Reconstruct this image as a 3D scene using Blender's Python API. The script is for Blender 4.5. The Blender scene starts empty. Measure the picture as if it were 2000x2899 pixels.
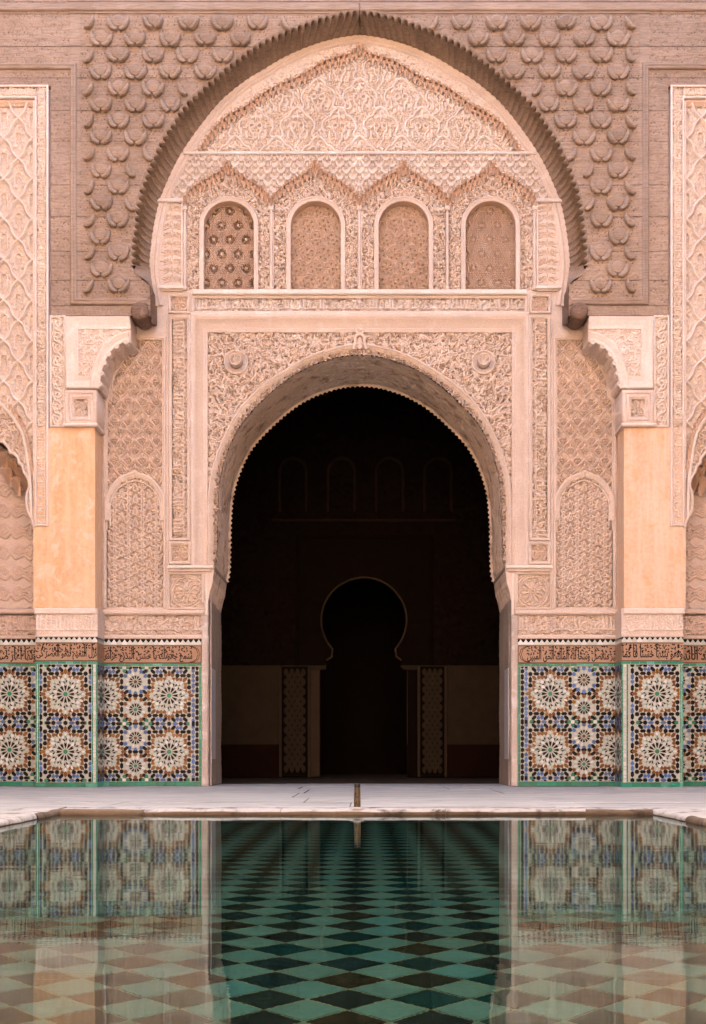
import bpy, math, random, unicodedata
import numpy as np
from math import pi, sin, cos, sqrt, radians
from mathutils import Vector, Matrix

SC = bpy.context.scene
COL = SC.collection
# ------------------------------------------------------------------ camera, sky, sun, exposure
D, F, VX, VY, S = 15.0, 3645.0, 1040.0, 2131.0, 243.0
ZC = 0.391
cam = bpy.data.cameras.new('camera')
camo = bpy.data.objects.new('camera', cam)
COL.objects.link(camo)
camo.location = (0, -D, ZC)
camo.rotation_euler = (radians(90), 0, 0)
cam.sensor_fit = 'HORIZONTAL'
cam.sensor_width = 36
cam.lens = F / 2000 * 36
cam.shift_x = -0.02
cam.shift_y = 0.34075
cam.clip_start = 0.05
cam.clip_end = 400
SC.camera = camo

SUN_EL, SUN_AZ = radians(38), radians(8)          # the sun stands behind the facade: the court is in its shade
world = bpy.data.worlds.new('World')
SC.world = world
world.use_nodes = True
wn = world.node_tree.nodes
bg = wn['Background']
sky = wn.new('ShaderNodeTexSky')
sky.sky_type = 'NISHITA'
sky.sun_disc = False
sky.sun_elevation = SUN_EL
sky.sun_rotation = SUN_AZ
sky.air_density = 0.5
sky.dust_density = 10.0
sky.ozone_density = 0.2
world.node_tree.links.new(sky.outputs[0], bg.inputs[0])
bg.inputs[1].default_value = 0.15
sl = bpy.data.lights.new('sun', 'SUN')
slo = bpy.data.objects.new('sun', sl)
COL.objects.link(slo)
sl.energy = 2.4
sl.angle = radians(0.5)
sl.color = (1.0, 0.93, 0.84)
sd = Vector((sin(SUN_AZ) * cos(SUN_EL), cos(SUN_AZ) * cos(SUN_EL), sin(SUN_EL)))
slo.rotation_euler = sd.to_track_quat('Z', 'Y').to_euler()
slo.location = (0, 10, 30)
vs = SC.view_settings
vs.view_transform = 'Standard'
vs.look = 'None'
vs.gamma = 1
vs.exposure = 3.95
vs.use_curve_mapping = False
SC.cycles.use_denoising = True
SC.cycles.max_bounces = 10
SC.cycles.diffuse_bounces = 5
SC.cycles.glossy_bounces = 4
SC.cycles.transmission_bounces = 6
SC.cycles.sample_clamp_indirect = 8

# ------------------------------------------------------------------ coordinates
# (u, v): measured units on the main wall plane (243 to the metre), v downwards; Y: metres, towards the room is positive
X0 = (1019 - VX) / S
MIR = False

def P(x, y, Y=0.0):
    k = (D + Y) / D
    return (VX + (x - VX) * k, VY + (y - VY) * k)

def PL(pts, Y=0.0):
    return np.array([P(x, y, Y) for x, y in pts], float)

def WX(u): return (u - VX) / S
def WZ(v): return ZC + (VY - v) / S
def W(u, v, Y): return (WX(u), Y, WZ(v))

# ------------------------------------------------------------------ object helpers
def tag(o, label=None, cat=None, group=None, kind=None):
    if label: o['label'] = label
    if cat: o['category'] = cat
    if group: o['group'] = group
    if kind: o['kind'] = kind
    return o

def thing(name, u, v, Y, label, cat, group=None):
    o = bpy.data.objects.new(name, None)
    COL.objects.link(o)
    x, y, z = W(u, v, Y)
    if MIR: x = 2 * X0 - x
    o.location = (x, y, z)
    o.empty_display_size = 0.1
    return tag(o, label, cat, group, 'thing')

def abs_loc(o):
    l = Vector(o.location)
    while o.parent:
        o = o.parent
        l += Vector(o.location)
    return l

def raw_mesh(name, V, Fc, mats=None, smooth=False, midx=None):
    me = bpy.data.meshes.new(name)
    V = np.asarray(V, np.float32)
    if isinstance(Fc, np.ndarray):
        n, k = Fc.shape
        me.vertices.add(len(V))
        me.vertices.foreach_set('co', V.ravel())
        me.loops.add(n * k)
        me.loops.foreach_set('vertex_index', Fc.astype(np.int32).ravel())
        me.polygons.add(n)
        me.polygons.foreach_set('loop_start', np.arange(0, n * k, k, dtype=np.int32))
        me.update(calc_edges=True)
    else:
        me.from_pydata(V.tolist(), [], Fc)
    if mats is not None:
        for m in (mats if isinstance(mats, (list, tuple)) else [mats]):
            me.materials.append(m)
    if midx is not None:
        me.polygons.foreach_set('material_index', np.asarray(midx, np.int32))
    if smooth:
        me.polygons.foreach_set('use_smooth', np.ones(len(me.polygons), bool))
    me.update()
    return me

def link(name, me, parent=None, loc=None, kind=None):
    o = bpy.data.objects.new(name, me)
    COL.objects.link(o)
    if loc is not None: o.location = loc
    if parent is not None: o.parent = parent
    if kind: o['kind'] = kind
    return o

def mk(name, parent, V, Fc, mat, smooth=False, kind=None, midx=None):
    V = np.array(V, float)
    if MIR:
        V[:, 0] = 2 * X0 - V[:, 0]
        Fc = Fc[:, ::-1] if isinstance(Fc, np.ndarray) else [tuple(reversed(f)) for f in Fc]
    if parent is not None:
        V = V - np.array(abs_loc(parent))
    return link(name, raw_mesh(name, V, Fc, mat, smooth, midx), parent, None, kind)

def inst(name, me, parent, u, v, Y, rot=None):
    x, y, z = W(u, v, Y)
    if MIR: x = 2 * X0 - x
    o = link(name, me, parent, Vector((x, y, z)) - abs_loc(parent))
    if rot: o.rotation_euler = rot
    return o

# ------------------------------------------------------------------ geometry helpers
def grid_faces(nu, nv):
    i = np.arange(nu - 1)[:, None]; j = np.arange(nv - 1)[None, :]
    a = (i * nv + j).ravel()
    return np.stack([a, a + nv, a + nv + 1, a + 1], 1)

def inpoly(U, Vv, poly):
    r = np.zeros(U.shape, bool)
    n = len(poly)
    for i in range(n):
        x1, y1 = poly[i]; x2, y2 = poly[(i + 1) % n]
        if y1 == y2: continue
        c = ((y1 > Vv) != (y2 > Vv))
        xi = (x2 - x1) * (Vv - y1) / (y2 - y1) + x1
        r ^= c & (U < xi)
    return r

STEP = 1.35
def relief(name, parent, rect, Y, hf, mat, step=None, mask=None, smooth=True, kind=None):
    """height field on the wall plane Y; hf(U, V) gives metres towards the court"""
    step = step or STEP
    u0, v0, u1, v1 = rect
    nu = max(2, int(round((u1 - u0) / step)) + 1); nv = max(2, int(round((v1 - v0) / step)) + 1)
    us = np.linspace(u0, u1, nu); vv = np.linspace(v0, v1, nv)
    U, Vv = np.meshgrid(us, vv, indexing='ij')
    H = hf(U, Vv) if hf else np.zeros(U.shape)
    V3 = np.stack([WX(U), Y - H, WZ(Vv)], -1).reshape(-1, 3)
    Fc = grid_faces(nu, nv)
    if mask is not None:
        uc = (us[:-1] + us[1:]) / 2; vc = (vv[:-1] + vv[1:]) / 2
        k = mask(*np.meshgrid(uc, vc, indexing='ij')).ravel()
        Fc = Fc[k]
        used = np.unique(Fc)
        re = np.zeros(len(V3), int); re[used] = np.arange(len(used))
        V3 = V3[used]; Fc = re[Fc]
    return mk(name, parent, V3, Fc[:, ::-1], mat, smooth, kind)

def resample(pts, step):
    """Catmull-Rom through pts, then even spacing"""
    p = np.asarray(pts, float)
    q = np.vstack([2 * p[0] - p[1], p, 2 * p[-1] - p[-2]])
    out = []
    for i in range(1, len(q) - 2):
        t = np.linspace(0, 1, 12, endpoint=False)[:, None]
        a, b, c, d = q[i - 1], q[i], q[i + 1], q[i + 2]
        out.append(.5 * ((2 * b) + (c - a) * t + (2 * a - 5 * b + 4 * c - d) * t ** 2 + (3 * b - a - 3 * c + d) * t ** 3))
    c = np.vstack(out + [p[-1:]])
    return even(c, step)

def even(c, step=None, n=None):
    s = np.r_[0, np.cumsum(np.hypot(*np.diff(c, axis=0).T))]
    n = n or max(2, int(round(s[-1] / step)) + 1)
    t = np.linspace(0, s[-1], n)
    return np.stack([np.interp(t, s, c[:, 0]), np.interp(t, s, c[:, 1])], 1)

def mirror(c, ax=1019.0):
    m = c.copy(); m[:, 0] = 2 * ax - m[:, 0]
    return m[::-1]

def full(c, ax=1019.0):
    """left half curve (bottom to apex) -> whole arch"""
    c = c.copy(); c[-1, 0] = ax
    return np.vstack([c, mirror(c, ax)[1:]])

def normals(c, closed=False):
    if closed:
        d1 = c - np.roll(c, 1, 0); d2 = np.roll(c, -1, 0) - c
    else:
        d = np.diff(c, axis=0)
        d1 = np.vstack([d[:1], d]); d2 = np.vstack([d, d[-1:]])
    n1 = np.stack([-d1[:, 1], d1[:, 0]], 1); n2 = np.stack([-d2[:, 1], d2[:, 0]], 1)
    n1 /= np.linalg.norm(n1, axis=1)[:, None] + 1e-9; n2 /= np.linalg.norm(n2, axis=1)[:, None] + 1e-9
    k = 1 + (n1 * n2).sum(1)
    return (n1 + n2) / np.maximum(k, .45)[:, None]

def mould(name, parent, c, prof, Y, mat, closed=False, smooth=False, mod=None, kind=None):
    """sweep a profile [(inward, out)] along the curve c (u, v)"""
    c = np.asarray(c, float)
    n = normals(c, closed)
    s = np.r_[0, np.cumsum(np.hypot(*np.diff(c, axis=0).T))]
    Vs = []
    for j, (d, o) in enumerate(prof):
        dd = np.full(len(c), float(d)); oo = np.full(len(c), float(o))
        if mod: dd, oo = mod(j, s, dd, oo)
        q = c + n * dd[:, None]
        Vs.append(np.stack([WX(q[:, 0]), Y - oo, WZ(q[:, 1])], 1))
    A = np.stack(Vs, 1)
    if closed: A = np.concatenate([A, A[:1]], 0)
    return mk(name, parent, A.reshape(-1, 3), grid_faces(A.shape[0], A.shape[1])[:, ::-1], mat, smooth, kind)

def ribbon(name, parent, ca, Ya, cb, Yb, mat, nv=2, disp=None, smooth=True, kind=None):
    """surface between curve ca at depth Ya and cb at depth Yb; disp(s, t) px along the outward normal"""
    ts = np.linspace(0, 1, nv)
    s = np.r_[0, np.cumsum(np.hypot(*np.diff(ca, axis=0).T))]
    A = []
    for t in ts:
        q = ca * (1 - t) + cb * t
        if disp is not None: q = q - normals(q) * disp(s, t)[:, None]
        A.append(np.stack([WX(q[:, 0]), np.full(len(q), Ya * (1 - t) + Yb * t), WZ(q[:, 1])], 1))
    A = np.stack(A, 1)
    return mk(name, parent, A.reshape(-1, 3), grid_faces(A.shape[0], A.shape[1]), mat, smooth, kind)

def plate_geo(poly, Yf, Yb):
    n = len(poly)
    V = [W(u, v, Yf) for u, v in poly] + [W(u, v, Yb) for u, v in poly]
    Fc = [tuple(range(n)), tuple(range(2 * n - 1, n - 1, -1))]
    Fc += [(i, i + n, (i + 1) % n + n, (i + 1) % n) for i in range(n)]
    return V, Fc

def plate(name, parent, poly, Yf, Yb, mat, kind=None):
    V, Fc = plate_geo(poly, Yf, Yb)
    return mk(name, parent, V, Fc, mat, False, kind)

def rectp(u0, v0, u1, v1): return [(u0, v0), (u1, v0), (u1, v1), (u0, v1)]

def bevel_box(name, parent, u0, v0, u1, v1, Yf, Yb, mat, b=2.0, kind=None):
    """block on the wall with a chamfered front edge (b in px)"""
    bm = b / S
    r = [rectp(u0, v0, u1, v1), rectp(u0, v0, u1, v1), rectp(u0 + b, v0 + b, u1 - b, v1 - b)]
    Ys = [Yb, Yf + bm, Yf]
    V = [W(u, v, Y) for q, Y in zip(r, Ys) for u, v in q]
    Fc = [(8, 9, 10, 11), (3, 2, 1, 0)]
    for a in (0, 4):
        for i in range(4):
            j = (i + 1) % 4
            Fc.append((a + i, a + j, a + 4 + j, a + 4 + i))
    return mk(name, parent, V, Fc, mat, False, kind)

def box_w(name, parent, x0, x1, y0, y1, z0, z1, mat, kind=None):
    V = [(x, y, z) for z in (z0, z1) for y in (y0, y1) for x in (x0, x1)]
    Fc = [(0, 2, 3, 1), (4, 5, 7, 6), (0, 1, 5, 4), (2, 6, 7, 3), (0, 4, 6, 2), (1, 3, 7, 5)]
    return mk(name, parent, V, Fc, mat, False, kind)

def rect_ring(u0, v0, u1, v1):
    """closed, runs so that 'inward' is inside"""
    return np.array([(u0, v1), (u0, v0), (u1, v0), (u1, v1)], float)

# ------------------------------------------------------------------ drawn relief canvases
class Cv:
    def __init__(s, w, h, k=2, wu=False, wv=False, base=0.0):
        s.w, s.h, s.k, s.wu, s.wv = w, h, k, wu, wv
        s.nx, s.ny = int(round(w * k)), int(round(h * k))
        s.a = np.full((s.nx, s.ny), float(base))
    def _offs(s):
        return [(dx, dy) for dx in ((-s.w, 0, s.w) if s.wu else (0,)) for dy in ((-s.h, 0, s.h) if s.wv else (0,))]
    def _reg(s, x0, y0, x1, y1):
        k = s.k
        i0, i1 = max(0, int(x0 * k)), min(s.nx, int(x1 * k) + 2)
        j0, j1 = max(0, int(y0 * k)), min(s.ny, int(y1 * k) + 2)
        if i0 >= i1 or j0 >= j1: return None
        X = ((np.arange(i0, i1) + .5) / k)[:, None]; Yv = ((np.arange(j0, j1) + .5) / k)[None, :]
        return i0, i1, j0, j1, X, Yv
    def stroke(s, pts, w, h=1.0, soft=1.0, rnd=0.0, cut=False):
        p0 = np.asarray(pts, float)
        w = np.broadcast_to(np.asarray(w, float), (len(p0),)) / 2
        pad = w.max() + soft
        for dx, dy in s._offs():
            p = p0 + (dx, dy)
            g = s._reg(p[:, 0].min() - pad, p[:, 1].min() - pad, p[:, 0].max() + pad, p[:, 1].max() + pad)
            if g is None: continue
            i0, i1, j0, j1, X, Yv = g
            best = np.full((i1 - i0, j1 - j0), 1e9); wd = np.full(best.shape, 1.0)
            for i in range(len(p) - 1):
                ax, ay = p[i]; bx, by = p[i + 1] - p[i]
                L = bx * bx + by * by + 1e-9
                t = np.clip(((X - ax) * bx + (Yv - ay) * by) / L, 0, 1)
                ww = w[i] + t * (w[i + 1] - w[i])
                d = np.hypot(X - ax - t * bx, Yv - ay - t * by) - ww
                m = d < best
                best = np.where(m, d, best); wd = np.where(m, ww, wd)
            val = np.clip(.5 - best / soft, 0, 1)
            if rnd: val = val * (1 - rnd + rnd * np.sqrt(np.clip(-best / np.maximum(wd, .5), 0, 1)))
            r = s.a[i0:i1, j0:j1]
            s.a[i0:i1, j0:j1] = np.minimum(r, 1 + (h - 1) * val) if cut else np.maximum(r, h * val)
    def pit(s, x, y, r, h=0.0):
        for dx, dy in s._offs():
            g = s._reg(x + dx - r - 1, y + dy - r - 1, x + dx + r + 1, y + dy + r + 1)
            if g is None: continue
            i0, i1, j0, j1, X, Yv = g
            m = np.clip(r + .5 - np.hypot(X - x - dx, Yv - y - dy), 0, 1)
            q = s.a[i0:i1, j0:j1]
            s.a[i0:i1, j0:j1] = q * (1 - m) + np.minimum(q, h) * m
    def ring(s, x, y, r, w, h=1.0, a0=0, a1=2 * pi, **kw):
        t = np.linspace(a0, a1, max(8, int(r * 1.6 * abs(a1 - a0) / 6.28) + 6))
        s.stroke(np.stack([x + r * np.cos(t), y + r * np.sin(t)], 1), w, h, **kw)
    def spiral(s, x, y, r, w, a0, turns=1.3, sg=1, h=1.0, tail=0.0, **kw):
        t = np.linspace(0, 1, 16)
        rr = r * (1 - .72 * t); a = a0 + sg * t * turns * 2 * pi
        p = np.stack([x + rr * np.cos(a), y + rr * np.sin(a)], 1)
        ww = w * (1 - .35 * t)
        if tail:
            d = np.array([sin(a0), -cos(a0)]) * sg
            e = p[0] + d * tail * .5 + np.array([cos(a0), sin(a0)]) * tail * .1; e2 = p[0] + d * tail + np.array([cos(a0), sin(a0)]) * tail * .45
            p = np.vstack([[e2], [e], p]); ww = np.r_[w * .35, w * 1.25, ww]
        s.stroke(p, ww, h, **kw)
    def sample(s, U, V):
        x = np.asarray(U) * s.k - .5; y = np.asarray(V) * s.k - .5
        i = np.floor(x).astype(int); j = np.floor(y).astype(int); fx = x - i; fy = y - j
        fi = (lambda q: q % s.nx) if s.wu else (lambda q: np.clip(q, 0, s.nx - 1))
        fj = (lambda q: q % s.ny) if s.wv else (lambda q: np.clip(q, 0, s.ny - 1))
        a = s.a
        return (a[fi(i), fj(j)] * (1 - fx) * (1 - fy) + a[fi(i + 1), fj(j)] * fx * (1 - fy)
                + a[fi(i), fj(j + 1)] * (1 - fx) * fy + a[fi(i + 1), fj(j + 1)] * fx * fy)

def scrolls(cv, sp, seed, w=.30, h=1.0, tail=.9, leaf=.5, skip=None, rad=.36, mid=True, rnd=.12, pits=True):
    """dense vine scrolls: spiral flowers with tails, leaves between them, on a lower net of tendrils"""
    R = random.Random(seed)
    nx = max(1, int(round(cv.w / sp))); ny = max(1, int(round(cv.h / (sp * .9))))
    dx, dy = cv.w / nx, cv.h / ny
    if mid:
        for i in range(nx * 2):
            for j in range(ny * 2):
                x = (i + R.uniform(.1, .9)) * dx / 2; y = (j + R.uniform(.1, .9)) * dy / 2
                cv.spiral(x, y, sp * .22, sp * .15, R.uniform(0, 6.3), .9, R.choice((1, -1)), h * .55, sp * .3)
    hole_pts = [(R.uniform(0, cv.w), R.uniform(0, cv.h)) for _ in range(int(cv.w * cv.h / (sp * sp * .16)))]
    for i in range(nx):
        for j in range(ny):
            x = (i + .5 + (.5 if j % 2 else 0) + R.uniform(-.2, .2)) * dx; y = (j + .5 + R.uniform(-.2, .2)) * dy
            if x > cv.w and not cv.wu: x -= cv.w
            if skip is not None and skip(x, y): continue
            r = sp * rad * R.uniform(.8, 1.15); sg = R.choice((1, -1)); a = R.choice((-1.2, 1.6, .3, 3.0)) + R.uniform(-.6, .6)
            cv.spiral(x, y, r, sp * w * R.uniform(.85, 1.15), a, R.uniform(.95, 1.3), sg, h * R.uniform(.85, 1), sp * tail * R.uniform(.6, 1.2), rnd=rnd)
            cv.pit(x, y, max(1.1, sp * .1))
            if R.random() < leaf:
                b = R.uniform(0, 6.3); x2 = x + dx * .5; y2 = y + dy * R.uniform(-.3, .3)
                t = np.linspace(-.5, .5, 7)
                cv.stroke(np.stack([x2 + sp * .7 * t * cos(b) + sp * .15 * np.sin(6 * t) * sin(b), y2 + sp * .7 * t * sin(b) - sp * .15 * np.sin(6 * t) * cos(b)], 1),
                          sp * np.array([.08, .2, .32, .36, .3, .18, .06]), h * .9, rnd=rnd)
    for x, y in (hole_pts if pits else ()):                     # drilled pits in the ground of the carving
        if cv.sample(np.array([x]), np.array([y]))[0] < .5 * h: cv.pit(x, y, 1.2, -1.0)
    return cv

def script(cv, x0, y0, L, Hh, seed, w=.1, h=1.0):
    """carved cursive script: tall stems, bowls, loops and teeth on a baseline (weathered, not legible)"""
    R = random.Random(seed)
    x = x0
    w = Hh * w
    b = y0 + Hh * .74
    while x < x0 + L - Hh * .2:
        c = R.random()
        if c < .42:
            n = R.choice((1, 1, 2, 2, 3))
            for q in range(n):
                xx = x + q * w * 2.1
                cv.stroke([(xx + w * .5, y0 + Hh * .04), (xx, y0 + Hh * .15), (xx, b)], [w * .7, w * 1.15, w], h, rnd=.2)
            cv.stroke([(x, b), (x + n * w * 2.1, b + w * .2)], w * .9, h, rnd=.2)
            x += n * w * 2.1 + Hh * .07
        elif c < .68:
            r = Hh * R.uniform(.12, .17)
            cv.ring(x + r, b - r * .4, r, w, h, -.5, 3.6, rnd=.2)
            cv.stroke([(x + 2 * r, b - r), (x + 2.6 * r, b - r * 1.6)], w, h)
            x += 2.7 * r
        elif c < .85:
            r = Hh * R.uniform(.09, .13)
            cv.ring(x + r, b - r * 1.1, r, w * .9, h, rnd=.2)
            cv.stroke([(x, b + w * .2), (x + 2.6 * r, b)], w * .9, h, rnd=.2)
            x += 2.7 * r
        else:
            for q in range(3):
                cv.stroke([(x + q * w * 1.9, b), (x + q * w * 1.9, b - Hh * .13)], w * .8, h)
            cv.stroke([(x - w, b), (x + 6 * w, b)], w * .8, h)
            x += w * 6.4
        if R.random() < .7:
            cv.spiral(x - Hh * .12, y0 + Hh * R.uniform(.14, .42), Hh * .1, w * .8, R.uniform(0, 6), 1.0, R.choice((1, -1)), h * .92, Hh * .16)
    return cv

# ------------------------------------------------------------------ materials
def newmat(name):
    m = bpy.data.materials.new(name)
    m.use_nodes = True
    nt = m.node_tree
    return m, nt, nt.nodes['Principled BSDF']

def N(nt, kind, **kw):
    n = nt.nodes.new(kind)
    for k, v in kw.items():
        if k.startswith('i_'): n.inputs[k[2:].replace('_', ' ')].default_value = v
        else: setattr(n, k, v)
    return n

def pos(nt, scale=(1, 1, 1)):
    g = N(nt, 'ShaderNodeNewGeometry')
    mp = N(nt, 'ShaderNodeMapping')
    mp.inputs['Scale'].default_value = scale
    nt.links.new(g.outputs['Position'], mp.inputs['Vector'])
    return mp.outputs[0], g

def noise(nt, vec, scale, detail=4, rough=.55, dist=0):
    n = N(nt, 'ShaderNodeTexNoise')
    n.inputs['Scale'].default_value = scale; n.inputs['Detail'].default_value = detail
    n.inputs['Roughness'].default_value = rough; n.inputs['Distortion'].default_value = dist
    nt.links.new(vec, n.inputs['Vector'])
    return n.outputs['Fac']

def ramp(nt, fac, stops):
    r = N(nt, 'ShaderNodeValToRGB')
    e = r.color_ramp.elements
    while len(e) < len(stops): e.new(.5)
    for q, (p_, c) in zip(e, stops):
        q.position = p_; q.color = (*c, 1) if len(c) == 3 else c
    nt.links.new(fac, r.inputs['Fac'])
    return r.outputs['Color']

def mixc(nt, fac, a, b, mode='MIX'):
    m = N(nt, 'ShaderNodeMix', data_type='RGBA', blend_type=mode)
    for s, v in ((0, fac), (6, a), (7, b)):
        if isinstance(v, (int, float)): m.inputs[s].default_value = v
        elif isinstance(v, tuple): m.inputs[s].default_value = (*v, 1)
        else: nt.links.new(v, m.inputs[s])
    return m.outputs[2]

def bump(nt, bsdf, h, strength, dist=.01):
    b = N(nt, 'ShaderNodeBump')
    b.inputs['Strength'].default_value = strength; b.inputs['Distance'].default_value = dist
    nt.links.new(h, b.inputs['Height']); nt.links.new(b.outputs[0], bsdf.inputs['Normal'])

def stucco(name, c, c2, pale=None, amt=.35, streak=False, fine=60):
    m, nt, b = newmat(name)
    v, g = pos(nt)
    n1 = noise(nt, v, 1.1, 5, .6, .6)
    col = ramp(nt, n1, [(.32, c), (.68, c2)])
    n2 = noise(nt, v, fine, 3, .6)
    col = mixc(nt, .28, col, ramp(nt, n2, [(.35, (.55, .5, .46)), (.6, (1, 1, 1))]), 'MULTIPLY')
    if pale:
        n3 = noise(nt, v, 5.5, 6, .7, .4)
        col = mixc(nt, ramp(nt, n3, [(.52, (0, 0, 0)), (.66, (amt,) * 3)]), col, pale)
    if streak:
        vs_, _ = pos(nt, (9, 9, .9))
        n4 = noise(nt, vs_, 1.6, 5, .65)
        col = mixc(nt, ramp(nt, n4, [(.42, (0, 0, 0)), (.68, (.7,) * 3)]), col, streak)
    nt.links.new(col, b.inputs['Base Color'])
    b.inputs['Roughness'].default_value = .92
    b.inputs['Specular IOR Level'].default_value = .2
    bump(nt, b, noise(nt, v, fine * 1.5, 4, .6), .25, .006)
    return m

MS = stucco('stucco_pink', (.525, .41, .33), (.585, .47, .385), (.64, .55, .48), .5)
MSW = stucco('stucco_bright', (.60, .49, .405), (.65, .55, .47), (.70, .63, .565), .6)
MSG = stucco('stucco_grey', (.52, .43, .37), (.60, .52, .46), (.68, .63, .58), .8)
MSR = stucco('stucco_rose', (.525, .40, .32), (.585, .46, .375), (.63, .53, .445), .3)
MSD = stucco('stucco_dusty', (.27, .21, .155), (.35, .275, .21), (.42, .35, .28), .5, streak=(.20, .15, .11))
MSO = stucco('stucco_soffit', (.55, .415, .305), (.63, .49, .38), (.22, .135, .08), .9)
MSCR = stucco('screen_stucco', (.42, .295, .22), (.50, .37, .285), (.55, .44, .36), .5)
MNICHE = stucco('stucco_mauve', (.47, .35, .28), (.53, .41, .33), (.55, .45, .375), .3)
MMUQ = stucco('stucco_ochre', (.50, .325, .215), (.55, .39, .285), (.58, .46, .37), .5)
MPL = stucco('plaster_orange', (.60, .345, .175), (.63, .42, .27), (.63, .49, .38), .95, streak=(.62, .44, .285), fine=25)
MPLR = stucco('plaster_peach', (.60, .385, .24), (.62, .45, .32), (.60, .325, .15), .75, streak=(.63, .49, .38), fine=25)
MROUGH = stucco('plaster_raw', (.42, .34, .285), (.51, .43, .37), (.60, .56, .52), .9, streak=(.32, .25, .20))

def wood(name, c, c2, dark):
    m, nt, b = newmat(name)
    v, g = pos(nt, (1, 1, 1))
    vg, _ = pos(nt, (2.2, 9, 30))
    grain = noise(nt, vg, 3.0, 6, .65, .5)
    big = noise(nt, v, 2.4, 5, .62, .5)
    col = ramp(nt, big, [(.3, c), (.7, c2)])
    col = mixc(nt, ramp(nt, grain, [(.38, (.5,) * 3), (.55, (0, 0, 0))]), col, dark)
    st = noise(nt, v, 6.5, 5, .7, 1)
    col = mixc(nt, ramp(nt, st, [(.56, (0, 0, 0)), (.72, (.45,) * 3)]), col, (.42, .30, .215))
    rn = N(nt, 'ShaderNodeObjectInfo')
    col = mixc(nt, .5, col, ramp(nt, rn.outputs['Random'], [(0, (.72, .72, .74)), (1, (1.0, .98, .95))]), 'MULTIPLY')
    nt.links.new(col, b.inputs['Base Color'])
    b.inputs['Roughness'].default_value = .85
    b.inputs['Specular IOR Level'].default_value = .15
    bump(nt, b, grain, .22, .008)
    return m

MW = wood('cedar_grey', (.30, .215, .155), (.39, .29, .22), (.17, .115, .08))
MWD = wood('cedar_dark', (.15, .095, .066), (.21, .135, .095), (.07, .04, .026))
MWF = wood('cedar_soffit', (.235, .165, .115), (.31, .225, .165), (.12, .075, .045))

def glaze(name, cols, rough=.28, spec=.3):
    """glazed tile: every separate piece gets its own tone"""
    m, nt, b = newmat(name)
    g = N(nt, 'ShaderNodeNewGeometry')
    oi = N(nt, 'ShaderNodeObjectInfo')
    ad = N(nt, 'ShaderNodeMath', operation='ADD')
    nt.links.new(g.outputs['Random Per Island'], ad.inputs[0]); nt.links.new(oi.outputs['Random'], ad.inputs[1])
    fr = N(nt, 'ShaderNodeMath', operation='FRACT')
    nt.links.new(ad.outputs[0], fr.inputs[0])
    if len(cols) == 1: cols = cols * 2
    n = len(cols)
    col = ramp(nt, fr.outputs[0], [((i + .5) / n, c) for i, c in enumerate(cols)])
    v, _ = pos(nt)
    nz = noise(nt, v, 55, 3, .6)
    col = mixc(nt, .35, col, ramp(nt, nz, [(.3, (.6, .6, .6)), (.6, (1, 1, 1))]), 'MULTIPLY')
    nt.links.new(col, b.inputs['Base Color'])
    b.inputs['Roughness'].default_value = rough
    b.inputs['Specular IOR Level'].default_value = spec
    bump(nt, b, noise(nt, v, 18, 2), .12, .01)
    return m

G = dict(
    black=glaze('glaze_black', [(.008, .006, .005), (.012, .008, .007), (.018, .009, .008), (.007, .006, .008)], .3, .06),
    white=glaze('glaze_white', [(.47, .485, .43), (.39, .41, .345), (.43, .44, .38), (.55, .56, .53)]),
    green=glaze('glaze_green', [(.004, .14, .078), (.010, .19, .105), (.022, .14, .07), (.006, .17, .10)]),
    blue=glaze('glaze_blue', [(.040, .095, .235), (.065, .12, .23), (.035, .08, .17), (.055, .13, .33)]),
    brown=glaze('glaze_brown', [(.115, .036, .004), (.155, .054, .004), (.08, .022, .005), (.215, .085, .006)]),
    cream=glaze('tile_bed_cream', [(.38, .39, .335), (.35, .36, .305)], .55, .3),
    terra=glaze('tile_terracotta', [(.32, .185, .11), (.29, .165, .095), (.35, .215, .135)], .6, .3),
    ink=glaze('tile_black_line', [(.012, .008, .007)], .5, .06),
    basegreen=glaze('tile_base_green', [(.010, .185, .10), (.018, .14, .08), (.008, .215, .13), (.03, .17, .095), (.012, .12, .068), (.07, .30, .21)], .3),
)

def marble():
    m, nt, b = newmat('marble_white')
    v, g = pos(nt, (1, 1, 1))
    vg, _ = pos(nt, (.8, 3.2, 1))
    n1 = noise(nt, vg, 2.2, 7, .62, 1.2)
    col = ramp(nt, n1, [(.30, (.17, .162, .148)), (.46, (.305, .302, .282)), (.7, (.385, .38, .358))])
    n2 = noise(nt, v, 9, 6, .7, 2)
    col = mixc(nt, ramp(nt, n2, [(.60, (0, 0, 0)), (.70, (.3,) * 3)]), col, (.15, .11, .085))
    oi = N(nt, 'ShaderNodeObjectInfo')
    col = mixc(nt, .7, col, ramp(nt, oi.outputs['Random'], [(0, (.80, .79, .79)), (1, (1, .985, .97))]), 'MULTIPLY')
    nt.links.new(col, b.inputs['Base Color'])
    b.inputs['Roughness'].default_value = .6
    b.inputs['Specular IOR Level'].default_value = .2
    bump(nt, b, noise(nt, v, 14, 4), .15, .01)
    return m
MMAR = marble()
MRIM = stucco('rim_stone', (.31, .285, .255), (.38, .36, .335), (.045, .028, .017), .95, fine=40)
MRIMW = stucco('rim_wet', (.05, .034, .022), (.16, .115, .075), (.022, .015, .010), .8, fine=30)
MJOINT = stucco('joint', (.10, .085, .075), (.16, .13, .11))

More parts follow.
